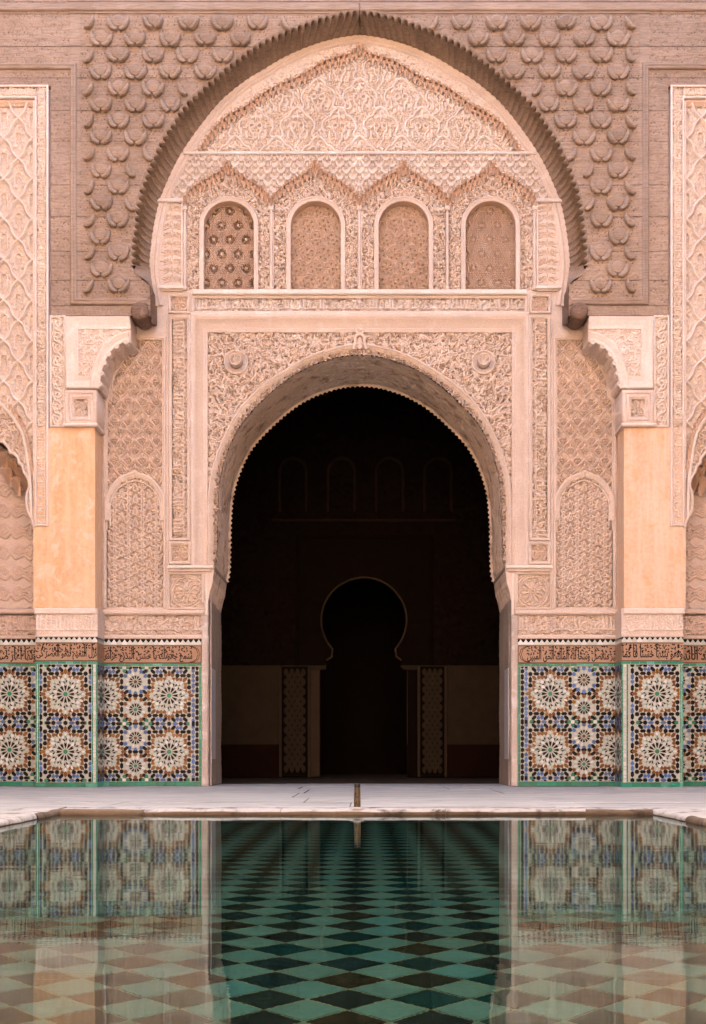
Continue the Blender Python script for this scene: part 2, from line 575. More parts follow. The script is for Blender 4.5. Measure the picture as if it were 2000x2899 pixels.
def flat(name, c, rough=.8, spec=.3, metal=0):
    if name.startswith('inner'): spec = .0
    m, nt, b = newmat(name)
    v, g = pos(nt)
    col = mixc(nt, .45, c, ramp(nt, noise(nt, v, 7, 5, .65), [(.3, (.55, .55, .55)), (.7, (1.1, 1.1, 1.1))]), 'MULTIPLY')
    nt.links.new(col, b.inputs['Base Color'])
    b.inputs['Roughness'].default_value = rough; b.inputs['Specular IOR Level'].default_value = spec; b.inputs['Metallic'].default_value = metal
    return m
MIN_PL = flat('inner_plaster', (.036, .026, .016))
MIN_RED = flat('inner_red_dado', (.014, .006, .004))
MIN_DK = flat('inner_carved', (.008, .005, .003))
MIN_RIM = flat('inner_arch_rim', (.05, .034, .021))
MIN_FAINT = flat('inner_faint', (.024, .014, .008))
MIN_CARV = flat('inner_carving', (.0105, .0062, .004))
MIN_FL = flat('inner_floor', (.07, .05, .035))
MZINC = flat('jamb_plate_zinc', (.42, .40, .40), .45, .5)
MGRD = flat('ground', (.30, .24, .19))
MCOURT = flat('court_wall', (.36, .26, .19))
MPOOLW = flat('pool_wall', (.03, .06, .05))
MPD = glaze('pool_tile_dark', [(.003, .016, .015), (.005, .013, .012), (.013, .010, .006), (.005, .017, .015), (.009, .010, .008), (.006, .012, .012)], .5, .0)
MPLT = glaze('pool_tile_light', [(.036, .074, .062), (.044, .086, .072), (.043, .075, .058), (.033, .078, .070)], .5, .0)
MGROUT = flat('pool_grout', (.09, .075, .03))
MFLOOR2 = flat('court_tiles', (.22, .17, .13))

def pipe_mat():
    m, nt, b = newmat('bronze_pipe')
    v, g = pos(nt)
    sx = N(nt, 'ShaderNodeSeparateXYZ'); nt.links.new(g.outputs['Position'], sx.inputs[0])
    n = noise(nt, v, 45, 5, .7, .8)
    col = ramp(nt, n, [(.35, (.028, .018, .010)), (.55, (.085, .055, .022)), (.72, (.20, .12, .045))])
    nt.links.new(col, b.inputs['Base Color'])
    b.inputs['Roughness'].default_value = .5; b.inputs['Metallic'].default_value = .3
    bump(nt, b, n, .4, .004)
    return m
MPIPE = pipe_mat()

def water():
    m, nt, b = newmat('pool_water')
    nt.nodes.remove(b)
    out = nt.nodes['Material Output']
    fr = N(nt, 'ShaderNodeFresnel'); fr.inputs['IOR'].default_value = 1.33
    gl = N(nt, 'ShaderNodeBsdfGlossy'); gl.inputs['Roughness'].default_value = 0.0; gl.inputs['Color'].default_value = (.80, .89, .86, 1)
    rf = N(nt, 'ShaderNodeBsdfRefraction'); rf.inputs['Roughness'].default_value = 0.0; rf.inputs['IOR'].default_value = 1.33
    rf.inputs['Color'].default_value = (.86, .97, .93, 1)
    mx = N(nt, 'ShaderNodeMixShader')
    nt.links.new(fr.outputs[0], mx.inputs[0]); nt.links.new(rf.outputs[0], mx.inputs[1]); nt.links.new(gl.outputs[0], mx.inputs[2])
    nt.links.new(mx.outputs[0], out.inputs['Surface'])
    v, g = pos(nt, (1.0, 2.2, 1))
    n1 = noise(nt, v, 1.5, 2, .5)
    v2, _ = pos(nt, (2.0, 7, 1))
    n2 = noise(nt, v2, 5.0, 3, .6)
    ad = N(nt, 'ShaderNodeMath', operation='MULTIPLY_ADD'); ad.inputs[1].default_value = .12
    nt.links.new(n2, ad.inputs[0]); nt.links.new(n1, ad.inputs[2])
    bp = N(nt, 'ShaderNodeBump'); bp.inputs['Strength'].default_value = 1.0; bp.inputs['Distance'].default_value = .0009
    nt.links.new(ad.outputs[0], bp.inputs['Height'])
    for n_ in (fr, gl, rf): nt.links.new(bp.outputs[0], n_.inputs['Normal'])
    return m
MWATER = water()

# ------------------------------------------------------------------ carved patterns
def palmette(cv, cx, cy, s, h=.9):
    cv.stroke([(cx, cy - s * .55), (cx, cy - s * .3), (cx, cy - .1 * s)], np.array([.05, .3, .12]) * s, h, rnd=.2)
    for q in (-1, 1):
        cv.stroke([(cx + q * .03 * s, cy + .05 * s), (cx + q * .22 * s, cy - .12 * s), (cx + q * .36 * s, cy + .02 * s), (cx + q * .30 * s, cy + .16 * s)],
                  np.array([.10, .17, .15, .08]) * s, h, rnd=.2)
        cv.stroke([(cx + q * .03 * s, cy + .15 * s), (cx + q * .15 * s, cy + .32 * s), (cx + q * .03 * s, cy + .5 * s)], np.array([.1, .14, .06]) * s, h, rnd=.2)
        cv.pit(cx + q * .13 * s, cy + .02 * s, .05 * s)
    cv.pit(cx, cy + .12 * s, .06 * s, -1); cv.pit(cx, cy + .3 * s, .05 * s, -1)
    for q in (-1, 1):
        for yy, xx in ((-.38, .17), (-.2, .36), (.3, .3), (.42, .16), (.55, .1)): cv.pit(cx + q * xx * s, cy + yy * s, .055 * s, -1)

def c_sebka(pw=40, ph=56):
    cv = Cv(pw, ph, 3, True, True, 0)
    t = np.linspace(0, 1, 12)
    for sx in (-1, 1):
        for sy in (-1, 1):
            x = sx * pw / 2 * (.5 - .5 * np.cos(pi * t)); y = sy * ph / 2 * (1 - t)
            cv.stroke(np.stack([pw / 2 + x, ph / 2 + y], 1), 3.2, 1, rnd=.2)
            cv.stroke(np.stack([pw / 2 + x * .72, ph / 2 + y * .76], 1), 2.0, .8)
    for cx, cy in ((pw / 2, ph / 2), (0, 0)):
        palmette(cv, cx, cy + 1, 25)
    return cv

def c_upper():
    pw, ph = 118, 164
    cv = Cv(pw, ph, 2, True, True, .0)
    scrolls(cv, 9, 5, .37, .78, .8, .45, mid=False)
    for cx, cy in ((59, 41), (0, 123)):
        # cusped ogee arch
        for q in (-1, 1):
            pts = resample([(cx, cy - 52), (cx + q * 16, cy - 40), (cx + q * 25, cy - 26), (cx + q * 34, cy - 22), (cx + q * 45, cy - 10), (cx + q * 48, cy + 8), (cx + q * 41, cy + 24), (cx + q * 46, cy + 34), (cx + q * 59, cy + 30)], 4)
            pass
            cv.stroke(pts, 6.8, 1, rnd=.25)
            # hook with ring eye
            cv.ring(cx + q * 11, cy + 2, 7.5, 5.0, 1, rnd=.25)
            cv.pit(cx + q * 11, cy + 2, 3.6); cv.stroke([(cx + q * 9, cy + 2), (cx + q * 13, cy + 2)], 1.2, .7)
            cv.stroke(resample([(cx + q * 18, cy + 4), (cx + q * 16, cy + 16), (cx + q * 9, cy + 26), (cx + q * 8, cy + 40)], 4), 6, 1, rnd=.25)
            cv.stroke([(cx + q * 28, cy + 12), (cx + q * 27, cy + 30)], [3, 8], .8, rnd=.3)
        cv.stroke([(cx, cy - 40), (cx, cy - 28), (cx, cy - 16)], [3, 9, 4], .9, rnd=.3)
        for q in (-1, 1):
            cv.stroke([(cx + q * 3, cy - 26), (cx + q * 14, cy - 20), (cx + q * 20, cy - 26)], [4, 6, 2], .85, rnd=.3)
            for yy in (-16, -9, 14, 24): cv.pit(cx + q * 4, cy + yy, 1.8)
    return cv

def c_lattice():
    pw, ph = 37, 36
    cv = Cv(pw, ph, 3, True, True, .1)
    t = np.linspace(0, 1, 10)
    for cx, cy in ((pw / 2, ph / 2), (0, 0)):
        for q in (-1, 1):
            cv.stroke(resample([(cx, cy - 13), (cx + q * 7, cy - 8), (cx + q * 9, cy + 1), (cx + q * 18.5, cy + 9)], 3), 3.6, 1, rnd=.2)
            cv.ring(cx + q * 5, cy + 2, 3.2, 2.2, .9)
            cv.stroke([(cx, cy + 3), (cx + q * 3, cy + 11)], [3, 1.5], .85)
    return cv

def c_screen(kind):
    pw, ph = 46.6, 82.0
    cv = Cv(pw, ph, 4, True, True, .55)
    if kind in (0, 3):
        for i in range(-4, 9):       # interlaced straight ribs in three directions
            for o in (0, 3.2):
                x = i * pw / 2 + 7 + o
                cv.stroke([(x, 0), (x, ph)], 1.5, 1)
                cv.stroke([(i * pw / 2 + o - pw, 0), (i * pw / 2 + o - pw + ph * .58, ph)], 1.5, 1)
                cv.stroke([(i * pw / 2 + o + ph * .58 - pw, 0), (i * pw / 2 + o - pw, ph)], 1.5, 1)
        R = random.Random(kind)
        for i in range(10):
            for j in range(16):
                cv.pit((i + .5 * (j % 2)) * pw / 9, j * ph / 16, 1.35, -1.3)
        for cx, cy in ((pw / 2, ph / 4), (0, ph * .75)):
            n = 12
            cv.ring(cx, cy, 12.4, 1.5, 1) if kind == 3 else None
            for a in range(n):
                th = a * 2 * pi / n + .26
                cv.stroke([(cx + 5.4 * cos(th), cy + 5.4 * sin(th)), (cx + 11.6 * cos(th), cy + 11.6 * sin(th))], [1.6, 3.6] if kind == 0 else [1.2, 2.6], -4.5 if kind == 0 else -1.6, cut=True)
            cv.ring(cx, cy, 2.0, 4.2, .75)
    else:
        cv.a[:] = .75
        for cx, cy in ((pw / 2, ph / 4), (0, ph * .75)):
            for r in (5.2, 8.6, 12.0, 15.4, 18.8, 22.2):
                m = int(round(2 * pi * r / 3.4))
                for a in range(m):
                    th = 2 * pi * (a + .5 * (int(r) % 2)) / m
                    cv.pit(cx + r * cos(th), cy + r * sin(th), .95, -.5)
            for a in range(6):
                th = a * pi / 3 + .3
                cv.pit(cx + 13.7 * cos(th), cy + 13.7 * sin(th), 1.5, -1.6)
            cv.ring(cx, cy, 1.8, 4.0, 1.6)
    return cv

def c_niche():
    """columns of hanging twin leaves, curled leaves between them"""
    pw, ph = 79, 33.5
    cv = Cv(pw, ph, 4, True, True, .0)
    for cx, cy in ((pw / 2, ph / 2), (0, 0)):
        cv.stroke([(cx, cy - 17), (cx, cy - 12), (cx, cy - 8)], [2, 7, 3], .8, rnd=.3)
        cv.stroke([(cx, cy - 4), (cx, cy + 10)], [2.5, 4], .55, rnd=.3)
        for q in (-1, 1):
            cv.stroke(resample([(cx + q * 1.5, cy - 9), (cx + q * 4, cy - 3), (cx + q * 6.5, cy + 5), (cx + q * 5.5, cy + 12)], 2), 5.0, 1, rnd=.15)
            cv.ring(cx + q * 5.5, cy + 11, 3.0, 2.6, 1, rnd=.3); cv.pit(cx + q * 5.5, cy + 11, 1.3)
            for yy, L in ((-9.5, 1.0), (7.2, .9)):
                t = np.linspace(0, 1, 9)
                X = cx + q * (8 + 23 * t * L); Yv = cy + yy + 7 - 13 * t + 5.5 * np.sin(2 * pi * t)
                cv.stroke(np.stack([X, Yv], 1), np.array([3, 5.5, 7, 7.2, 6.4, 5.4, 4.4, 3.4, 2.4]) * .9, .92, rnd=.2)
                cv.ring(cx + q * 19.7, cy + yy - 1.2, 3.3, 3.2, 1, rnd=.1); cv.pit(cx + q * 19.7, cy + yy - 1.2, 1.5)
                cv.stroke([(cx + q * 8, cy + yy + 1), (cx + q * 14, cy + yy - 3.5), (cx + q * 17, cy + yy - 3)], [3, 3.2, 2], .85, rnd=.4)
    return cv

def c_tree():
    pw, ph = 60, 25
    cv = Cv(pw, ph, 3, False, True, 1.0)
    cx = 30
    for cy in (0, ph):
        for q in (-1, 1):
            for a, L in ((.25, 14), (.65, 18), (1.05, 22), (1.4, 26)):
                cv.stroke([(cx + q * 2, cy + 20), (cx + q * (2 + L * sin(a) * .7), cy + 20 - L * cos(a) * .5), (cx + q * (2 + L * sin(a) * 1.15), cy + 20 - L * cos(a) * .8)], [1.6, 2.0, 1.2], .1, cut=True)
            cv.stroke([(cx, cy + 23), (cx + q * 10, cy + 22), (cx + q * 24, cy + 27)], [2, 1.8, 1.6], .1, cut=True)
            cv.pit(cx + q * 15, cy + 13, 1.8); cv.pit(cx + q * 22, cy + 20, 1.4)
        cv.stroke([(cx, cy + 4), (cx, cy + 18)], [2.2, 1.2], .1, cut=True)
    return cv

def c_loz():
    pw, ph = 80, 112
    cv = Cv(pw, ph, 2, True, True, .1)
    scrolls(cv, 12, 9, .3, .62, .8, .45, mid=False)
    t = np.linspace(0, 1, 14)
    for sx in (-1, 1):
        for sy in (-1, 1):
            x = sx * pw / 2 * (t + .10 * np.sin(2 * pi * t)); y = sy * ph / 2 * (1 - t)
            cv.stroke(np.stack([pw / 2 + x, ph / 2 + y], 1), 11, .8, rnd=.35)
            cv.stroke(np.stack([pw / 2 + x, ph / 2 + y], 1), 6.5, 1, rnd=.2)
    for cx, cy in ((pw / 2, ph / 2), (0, 0)):
        t2 = np.linspace(pi, 2 * pi, 9)
        for q in (-1, 1):
            cv.stroke([(cx + q * 10, cy - 6), (cx + q * 10, cy + 24)], 3.4, .85)
            cv.stroke([(cx + q * 19, cy - 8), (cx + q * 14, cy + 4), (cx + q * 20, cy + 14)], [3, 4, 2], .55)
        cv.stroke(np.stack([cx + 10 * np.cos(t2), cy - 6 + 12 * np.sin(t2)], 1), 3.4, .85)
        cv.stroke([(cx, cy - 30), (cx, cy - 20)], [3, 8], .6, rnd=.4)
        palmette(cv, cx, cy + 6, 16, .5)
    return cv

def c_strapwork():
    """recessed niche back: broad interlaced ribbons with lily eyes"""
    pw, ph = 108, 118
    cv = Cv(pw, ph, 2, True, True, .35)
    cx = 54
    for cy in (0, 59):
        for q in (-1, 1):
            for (r0, w) in ((0, 6), (9, 3.4)):
                cv.stroke(resample([(cx, cy + 4 + r0), (cx + q * 16, cy + 14 + r0), (cx + q * 34, cy + 8 + r0 * .6), (cx + q * 54, cy + 26 + r0)], 4), w, .9, rnd=.3)
                cv.stroke(resample([(cx, cy + 50 - r0), (cx + q * 18, cy + 38 - r0), (cx + q * 40, cy + 46 - r0 * .6), (cx + q * 54, cy + 30 - r0)], 4), w, 1, rnd=.3)
            cv.ring(cx + q * 8, cy + 28, 5, 3.4, 1, rnd=.3); cv.pit(cx + q * 8, cy + 28, 2)
            cv.spiral(cx + q * 36, cy + 26, 7, 3.4, 0 if q > 0 else pi, 1.2, q, .9, 8, rnd=.3)
        cv.stroke([(cx, cy + 12), (cx, cy + 22), (cx, cy + 44)], [2, 9, 4], .8, rnd=.3)
    return cv

def c_rosette(s, n=12, seed=0, small=False):
    """square panel with an interlaced round star"""
    cv = Cv(s, s, 3, base=.15)
    scrolls(cv, s * .13 if not small else s * .2, seed + 3, .25, .75, .6, .3, mid=False, skip=lambda x, y: math.hypot(x - s / 2, y - s / 2) < s * .4)
    c = s / 2
    for r, w in ((.47, .045), (.40, .035)): cv.ring(c, c, s * r, s * w, 1, rnd=.2)
    for a in range(n):
        th = a * 2 * pi / n
        p = lambda r, d=0: (c + s * r * cos(th + d), c + s * r * sin(th + d))
        q = pi / n
        for sg in (-1, 1):
            cv.stroke([p(.09), p(.17, sg * q), p(.27, sg * q * .9), p(.36, sg * q * 2)], s * .026, 1)
        cv.pit(*p(.30), s * .035); cv.pit(*p(.22, q), s * .02)
        cv.ring(*p(.435), s * .02, s * .02, .8)
    cv.ring(c, c, s * .055, s * .035, 1)
    return cv

def c_scrollstrip(h):
    """bold S scrolls over a slanted net"""
    pw, ph = 40, 66
    cv = Cv(pw, ph, 3, False, True, .05)
    for i in range(-6, 14):
        cv.stroke([(0, i * 9.43), (pw, i * 9.43 + 28)], 2.4, .5)
        cv.stroke([(0, i * 9.43 + 3), (pw, i * 9.43 - 30)], 2.4, .5)
    for cy, q in ((16, 1), (49, 1)):
        cv.spiral(20, cy, 11, 6.2, -.9, 1.35, q, 1, 20, rnd=.2)
        cv.stroke(resample([(9, cy + 6), (12, cy + 16), (27, cy + 22), (30, cy + 28)], 3), [6, 6, 6, 5] if False else 5.6, 1, rnd=.2)
        cv.stroke([(30, cy - 8), (36, cy - 2), (36, cy + 8)], [2, 5, 2], .9)
        cv.stroke([(6, cy - 10), (4, cy), (8, cy + 4)], [2, 5, 2], .9)
    return cv

def c_wood():
    """low relief between the bosses; period of two rows"""
    pw, ph = 96, 90.8
    cv = Cv(pw, ph, 2, True, True, .5)
    scrolls(cv, 11, 77, .30, .72, .8, .4, mid=False, pits=False)
    for cx, cy in ((0, 0), (pw / 2, ph / 2)):
        for r in (23, 15): cv.ring(cx, cy - 8, r, 2.0, .95, rnd=.3)
        cv.ring(cx, cy - 14, 6, 4.5, .8, rnd=.4)
        for q in (-1, 1):
            cv.stroke([(cx, cy - 34), (cx + q * 9, cy - 28), (cx + q * 17, cy - 22)], [3, 4, 2], 1, rnd=.4)
            cv.stroke(resample([(cx + q * 28, cy - 8), (cx + q * 33, cy - 22), (cx + q * 24, cy - 26)], 3), 2.4, .9, rnd=.3)
            cv.stroke(resample([(cx + q * 24, cy + 6), (cx + q * 38, cy + 2), (cx + q * 46, cy - 8)], 3), 3, .9, rnd=.3)
            cv.stroke([(cx + q * 4, cy - 2), (cx + q * 13, cy + 2), (cx + q * 18, cy - 4)], [3, 4, 2], .9, rnd=.3)
            cv.stroke([(cx + q * 6, cy + 6), (cx + q * 14, cy + 8)], [3, 2], .8, rnd=.3)
    return cv

def c_woodband():
    pw, ph = 66, 46
    cv = Cv(pw, ph, 2, True, True, .55)
    scrolls(cv, 10, 78, .30, .8, .8, .4, mid=False, pits=False)
    for x, f in ((0, 1), (33, -1)):
        for q in (-1, 1):
            cv.stroke(resample([(x, 23 - f * 20), (x + q * 9, 23 - f * 8), (x + q * 16, 23 + f * 10), (x + q * 30, 23 + f * 16)], 3), 1.8, .1, cut=True)
        for a in (-.7, 0, .7):
            cv.stroke([(x, 23 + f * 14), (x + 12 * sin(a), 23 + f * 14 - f * 12 * cos(a))], [1.2, 2.4], .15, cut=True)
    return cv

CV_SEB, CV_UP, CV_LAT, CV_NICHE, CV_TREE, CV_LOZ, CV_STRAP, CV_SS, CV_WOOD, CV_WB = (
    c_sebka(), c_upper(), c_lattice(), c_niche(), c_tree(), c_loz(), c_strapwork(), c_scrollstrip(0), c_wood(), c_woodband())
CV_SCR = [c_screen(k) for k in range(4)]
CV_FILL = scrolls(Cv(150, 150, 2, True, True, .0), 9.8, 21, .37, 1, .85, .55)          # fine vine filling
CV_FILL2 = scrolls(Cv(150, 150, 2, True, True, .1), 10.5, 22, .27, 1, .85, .5)
CV_SPAN = scrolls(Cv(440, 640, 2, False, False, .0), 12.5, 31, .35, 1, .95, .55, rad=.36)        # doorway spandrel, half
CV_CORB = scrolls(Cv(150, 180, 2, False, False, .0), 16, 41, .36, 1, .9, .7)
CV_RS = c_rosette(48, 8, 1, True)
CV_RL = c_rosette(98, 12, 2)

def c_script(L, Hh, seed, w=.1, bgs=9.0):
    cv = Cv(L, Hh, 2, False, False, .1)
    scrolls(cv, bgs, seed, .32, .7, .9, .4, mid=False)
    script(cv, 3, 0, L - 4, Hh, seed + 1, w)
    return cv

RD = 2.0
def hs(cv, depth, ou=0.0, ov=0.0, off=0.0):
    """height function from a canvas with its origin at (ou, ov)"""
    return lambda U, V: (cv.sample(U - ou, V - ov) - 1) * depth * RD + off

def hst(cv, depth, ou, ov, off=0.0):
    """same, canvas running down the wall"""
    return lambda U, V: (cv.sample(V - ov, U - ou) - 1) * depth * RD + off

# ------------------------------------------------------------------ shared curves (wall units)
YW = -0.40                     # face of the cedar arch
YP = -0.375                    # face of the piers
WF = resample(PL([(386, 752), (388, 700), (392, 660), (399, 605), (410, 548), (427, 497), (452, 439), (484, 380), (531, 311), (570, 270), (610, 235), (650, 200),
                  (700, 162), (751, 129), (801, 105), (851, 85), (911, 64), (966, 50), (1018, 42)], YW), 3)
WF = WF[WF[:, 0] <= 1019]
TB = resample([(441, 868), (434, 815), (429, 770), (429, 735), (434, 684), (443, 627), (457, 570), (478, 517), (506, 458), (548, 392), (614, 306), (660, 262), (705, 228), (751, 201),
               (800, 171), (851, 147), (905, 127), (960, 113), (1019, 104)], 3)
AO = resample([(588, 1605), (588, 1500), (588, 1414), (594, 1351), (610, 1289), (638, 1220), (688, 1140), (751, 1081), (813, 1039), (876, 1004), (939, 982), (1019, 966)], 3)
LI = resample([(607, 1606), (613, 1570), (615, 1500), (617, 1414), (626, 1332), (650, 1257), (688, 1188), (751, 1121), (813, 1069), (876, 1033), (939, 1011), (980, 1003), (1019, 1000)], 3)
TBF, AOF, LIF, WFF = full(TB), full(AO), full(LI), full(WF)
HOLES = []          # carved areas cut out of the plain wall face

def inset(c, d): return c + normals(c) * d

def hole(rect, mask=None):
    HOLES.append((rect, mask))

def carved(name, parent, rect, Y, hf, mat, mask=None, step=None, cut=True, kind=None):
    if cut:
        r = rect
        if MIR: HOLES.append(((2038 - r[2], r[1], 2038 - r[0], r[3]), (lambda U, V: mask(2038 - U, V)) if mask else None))
        else: HOLES.append((r, mask))
    return relief(name, parent, rect, Y, hf, mat, step, mask, True, kind)

RINGP = [(0, 0), (0, .018), (3, .024), (5, .012), (7, .014), (8, -.004)]
def ringframe(name, parent, u0, v0, u1, v1, Y, mat, prof=RINGP):
    return mould(name, parent, rect_ring(u0, v0, u1, v1), prof, Y, mat, closed=True)

# muqarnas cell: a little hooded bracket, concave, leaning forward towards its top
def muq_mesh(w=6.0, h=8.5, out=.040, hollow=.034):
    V = []; na, nb = 7, 6
    for a in np.linspace(-1, 1, na):
        for b in np.linspace(0, 1, nb):
            hw = w * (.30 + .70 * b ** .6)
            top = h * (2 * b - 1) + (1 - a * a) * b * b * w * .55
            o = .008 + out * b ** .8 - hollow * (1 - a * a) * sin(pi * min(1, b * .92 + .04)) ** .7 * b ** .3
            V.append((a * hw / S, -o, top / S))
    Fc = grid_faces(na, nb)[:, ::-1]
    top = [i * nb + nb - 1 for i in range(na)]
    n0 = len(V)
    V += [(V[i][0], .01, V[i][2]) for i in top]
    Fl = [tuple(f) for f in Fc.tolist()] + [(top[i], top[i + 1], n0 + i + 1, n0 + i) for i in range(na - 1)]
    return raw_mesh('muqarnas_cell', V, Fl, MMUQ, False)
ME_MUQ = muq_mesh()
ME_MUQ2 = muq_mesh(5.6, 7.5, .022, .022)

# ================================================================== cedar arch (two halves)
def stud_mesh(which):
    V, Fc = [], []
    if len(which) == 2:                      # scaled, domed rosette held by the two leaves
        nr, na = 7, 21
        for i in range(nr):
            f = i / (nr - 1)
            for k in range(na):
                a = 2 * pi * k / na
                r = f * (1 + .05 * cos(a * 9))
                V.append((19 * r * cos(a) / S, -(9.0 * sqrt(max(0, 1 - f * f)) * (.8 + .2 * cos(a * 7) * f) * (1 + .28 * (-1) ** i)) / S, (17.5 * r * sin(a) + 4.5 - 3.5 * sqrt(max(0, 1 - f * f))) / S))
        for i in range(nr - 1):
            for k in range(na): Fc.append((i * na + k, i * na + (k + 1) % na, (i + 1) * na + (k + 1) % na, (i + 1) * na + k))
    for q in which:
        path = resample([(q * 2.4, 14.5), (q * 9, 16.5), (q * 17, 11.5), (q * 23, 0), (q * 26, -10), (q * 27, -19)], 3.7)
        n = len(path); T = np.gradient(path, axis=0); T /= np.linalg.norm(T, axis=1)[:, None]
        b0 = len(V); m = 7
        for i in range(n):
            t = i / (n - 1)
            r = 7.5 * (sin(pi * min(1, (t + .10) * .62 + .12)) ** .8) * (1 - t ** 5) + .6
            if i == 0: r *= .75
            nx, ny = -T[i, 1], T[i, 0]
            for k in range(m):
                a = pi * k / (m - 1)
                d = cos(a) * r; o = sin(a) ** .7 * r * 2.5 * (1 + .10 * (-1) ** i)
                V.append(((path[i, 0] + nx * d) / S, -o / S, -(path[i, 1] + ny * d + .28 * o) / S))
        for i in range(n - 1):
            for k in range(m - 1):
                Fc.append((b0 + i * m + k, b0 + i * m + k + 1, b0 + (i + 1) * m + k + 1, b0 + (i + 1) * m + k))
        Fc.append(tuple(b0 + k for k in range(m))); Fc.append(tuple(b0 + (n - 1) * m + k for k in range(m)))
    return raw_mesh('stud', V, Fc, MW, True)
ME_STUD = {(-1, 1): stud_mesh((-1, 1)), (-1,): stud_mesh((-1,)), (1,): stud_mesh((1,))}

def cedar_half(side):
    t = thing('cedar_arch', 300, 923, YW, 'carved grey cedar half arch with leaf bosses, %s of the apex' % side, 'carved arch', 'cedar arch halves over the stucco panel')
    W2 = lambda x, y: P(x, y, YW)
    edge = inset(WF, -15)                                  # planks stop behind the flute lips
    hook = [W2(*p) for p in ((384, 768), (398, 780), (402, 792), (424, 802), (426, 850), (426, 893))]
    area = [W2(-90, -70), (1018.5, W2(0, -70)[1]), (1018.5, edge[-1, 1])] + [tuple(p) for p in edge[::-1][4::3]] + hook + [W2(142, 893), W2(142, 243), W2(-90, 243)]
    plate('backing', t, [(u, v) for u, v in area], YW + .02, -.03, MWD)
    fld = lambda U, V: (U > W2(224, 0)[0]) & (V > W2(0, 38)[1]) & (V < W2(0, 845)[1])
    band = lambda U, V: ((U < W2(196, 0)[0]) | (V > W2(0, 863)[1])) & ~fld(U, V)
    o = W2(335, 61)
    R = random.Random(5)
    def hf(U, V):
        a = (CV_WOOD.sample(U - o[0], V - o[1]) - 1) * .034
        b = (CV_WB.sample(U - 10, V - 18) - 1) * .024
        g = .0012 * np.sin(V * .9 + 3 * np.sin(U * .011) + 1.3 * np.sin(U * .037 + V * .1))
        return np.where(fld(U, V), a, np.where(band(U, V), b, -.004)) + g
    ys = [-70, 3, 37, 129, 218, 311, 398, 522, 612, 710, 792, 864, 893]
    for a, b in zip(ys[:-1], ys[1:]):
        v0, v1 = W2(0, a)[1], W2(0, b)[1]
        jog = R.uniform(-.003, .003)
        relief('plank', t, (W2(-90, 0)[0], v0 + .9, 1018.5, v1 - .9), YW + jog, hf, MW, 2.8, mask=lambda U, V: inpoly(U, V, area))
    prof = [(-8, -.01), (-8, .012), (-5, .024), (-2, .026), (0, .012), (2, .024), (6, .022), (8, .01), (8, -.01)]
    mould('frame_moulding', t, [W2(-90, 187), W2(208, 187), W2(208, 854), W2(418, 854)], prof, YW, MW)
    bevel_box('frame_moulding', t, W2(-90, 8)[0], W2(0, 8)[1], 1018.4, W2(0, 30)[1], YW - .02, YW + .01, MW, 3)
    # bosses
    for k in range(17):
        y = 61 + 46.6 * k
        x0 = 335 if k % 2 == 0 else 285.5
        for j in range(-1, 8):
            x = x0 + 98.6 * j
            if x < 200 or x > 1010: continue
            u, v = W2(x + R.uniform(-2, 2), y + R.uniform(-1.5, 1.5))
            keep = []
            for q in (-1, 1):
                pts = np.array([(u + q * 22, v + 8), (u + q * 26, v - 14), (u + q * 8, v + 18)])
                ok = inpoly(pts[:, 0], pts[:, 1], area).all() and u + q * 20 > W2(232, 0)[0] and v < W2(0, 838)[1] and u + q * 26 < 1010
                if ok and np.hypot(*(edge - (u + q * 18, v + 2)).T).min() > 13: keep.append(q)
            if keep:
                kk = tuple(-q for q in keep[::-1]) if MIR else tuple(keep)
                o_ = inst('stud', ME_STUD[kk], t, u, v, YW + .004)
                o_.scale = (R.uniform(.94, 1.06), R.uniform(.75, 1.15), R.uniform(.94, 1.05))
                o_.rotation_euler = (0, R.uniform(-.08, .08), 0)
    # flutes of the soffit
    n = 52
    tb0 = TB[TB[:, 1] < 762]
    fr, bk = even(WF, n=n * 8 + 1), even(tb0, n=n * 8 + 1)
    nf, nb_ = normals(fr), normals(bk)
    nu, nv = 9, 6
    for i in range(n + 2):
        V = []
        si = np.linspace(i * 8, i * 8 + 8, nu)
        ph = np.linspace(0, 1, nu)
        amp = np.sin(pi * ph) ** .65
        j = R.uniform(.85, 1.1)
        for r in range(nv + 1):
            if r == 0:
                q = np.stack([np.interp(np.minimum(si, n * 8), range(len(fr)), fr[:, c] - nf[:, c] * 17.5) for c in (0, 1)], 1); Yr = YW - .008
            else:
                tt = (r - 1) / (nv - 1)
                sk = np.clip(si - 11 * tt ** 1.3, 0, n * 8)
                dd = amp * (j * (14 * (1 - tt) ** .9 + 9 * sin(pi * min(1, tt * 2.2))) + 2.5 * tt)
                fa = np.stack([np.interp(sk, range(len(fr)), fr[:, c]) for c in (0, 1)], 1); ba = np.stack([np.interp(sk, range(len(bk)), bk[:, c]) for c in (0, 1)], 1)
                na = np.stack([np.interp(sk, range(len(fr)), nf[:, c]) for c in (0, 1)], 1)
                bul = tt ** 1.9
                q = fa * (1 - bul) + ba * bul - na * dd[:, None]
                Yr = (YW - .008) * (1 - tt) + (-.015) * tt
            V += [W(u, v, Yr) for u, v in q]
        Fc = grid_faces(nv + 1, nu)
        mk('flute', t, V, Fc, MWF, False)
    # scrolled end and carved knob of the console
    ku, kv = W2(398, 884)
    Vs, Fs = [], []
    prof = [(0, -.085), (9, -.09), (17, -.087), (21, -.078), (23.5, -.065), (24.5, -.05), (25, 0), (25, .3)]
    m = 20
    for r, dy in prof:
        for k in range(m):
            a = 2 * pi * k / m
            Vs.append((WX(ku) + r * cos(a) / S * 1.02, YW + dy, WZ(kv) + r * sin(a) / S))
    for i in range(len(prof) - 1):
        for k in range(m):
            Fs.append((i * m + k, i * m + (k + 1) % m, (i + 1) * m + (k + 1) % m, (i + 1) * m + k))
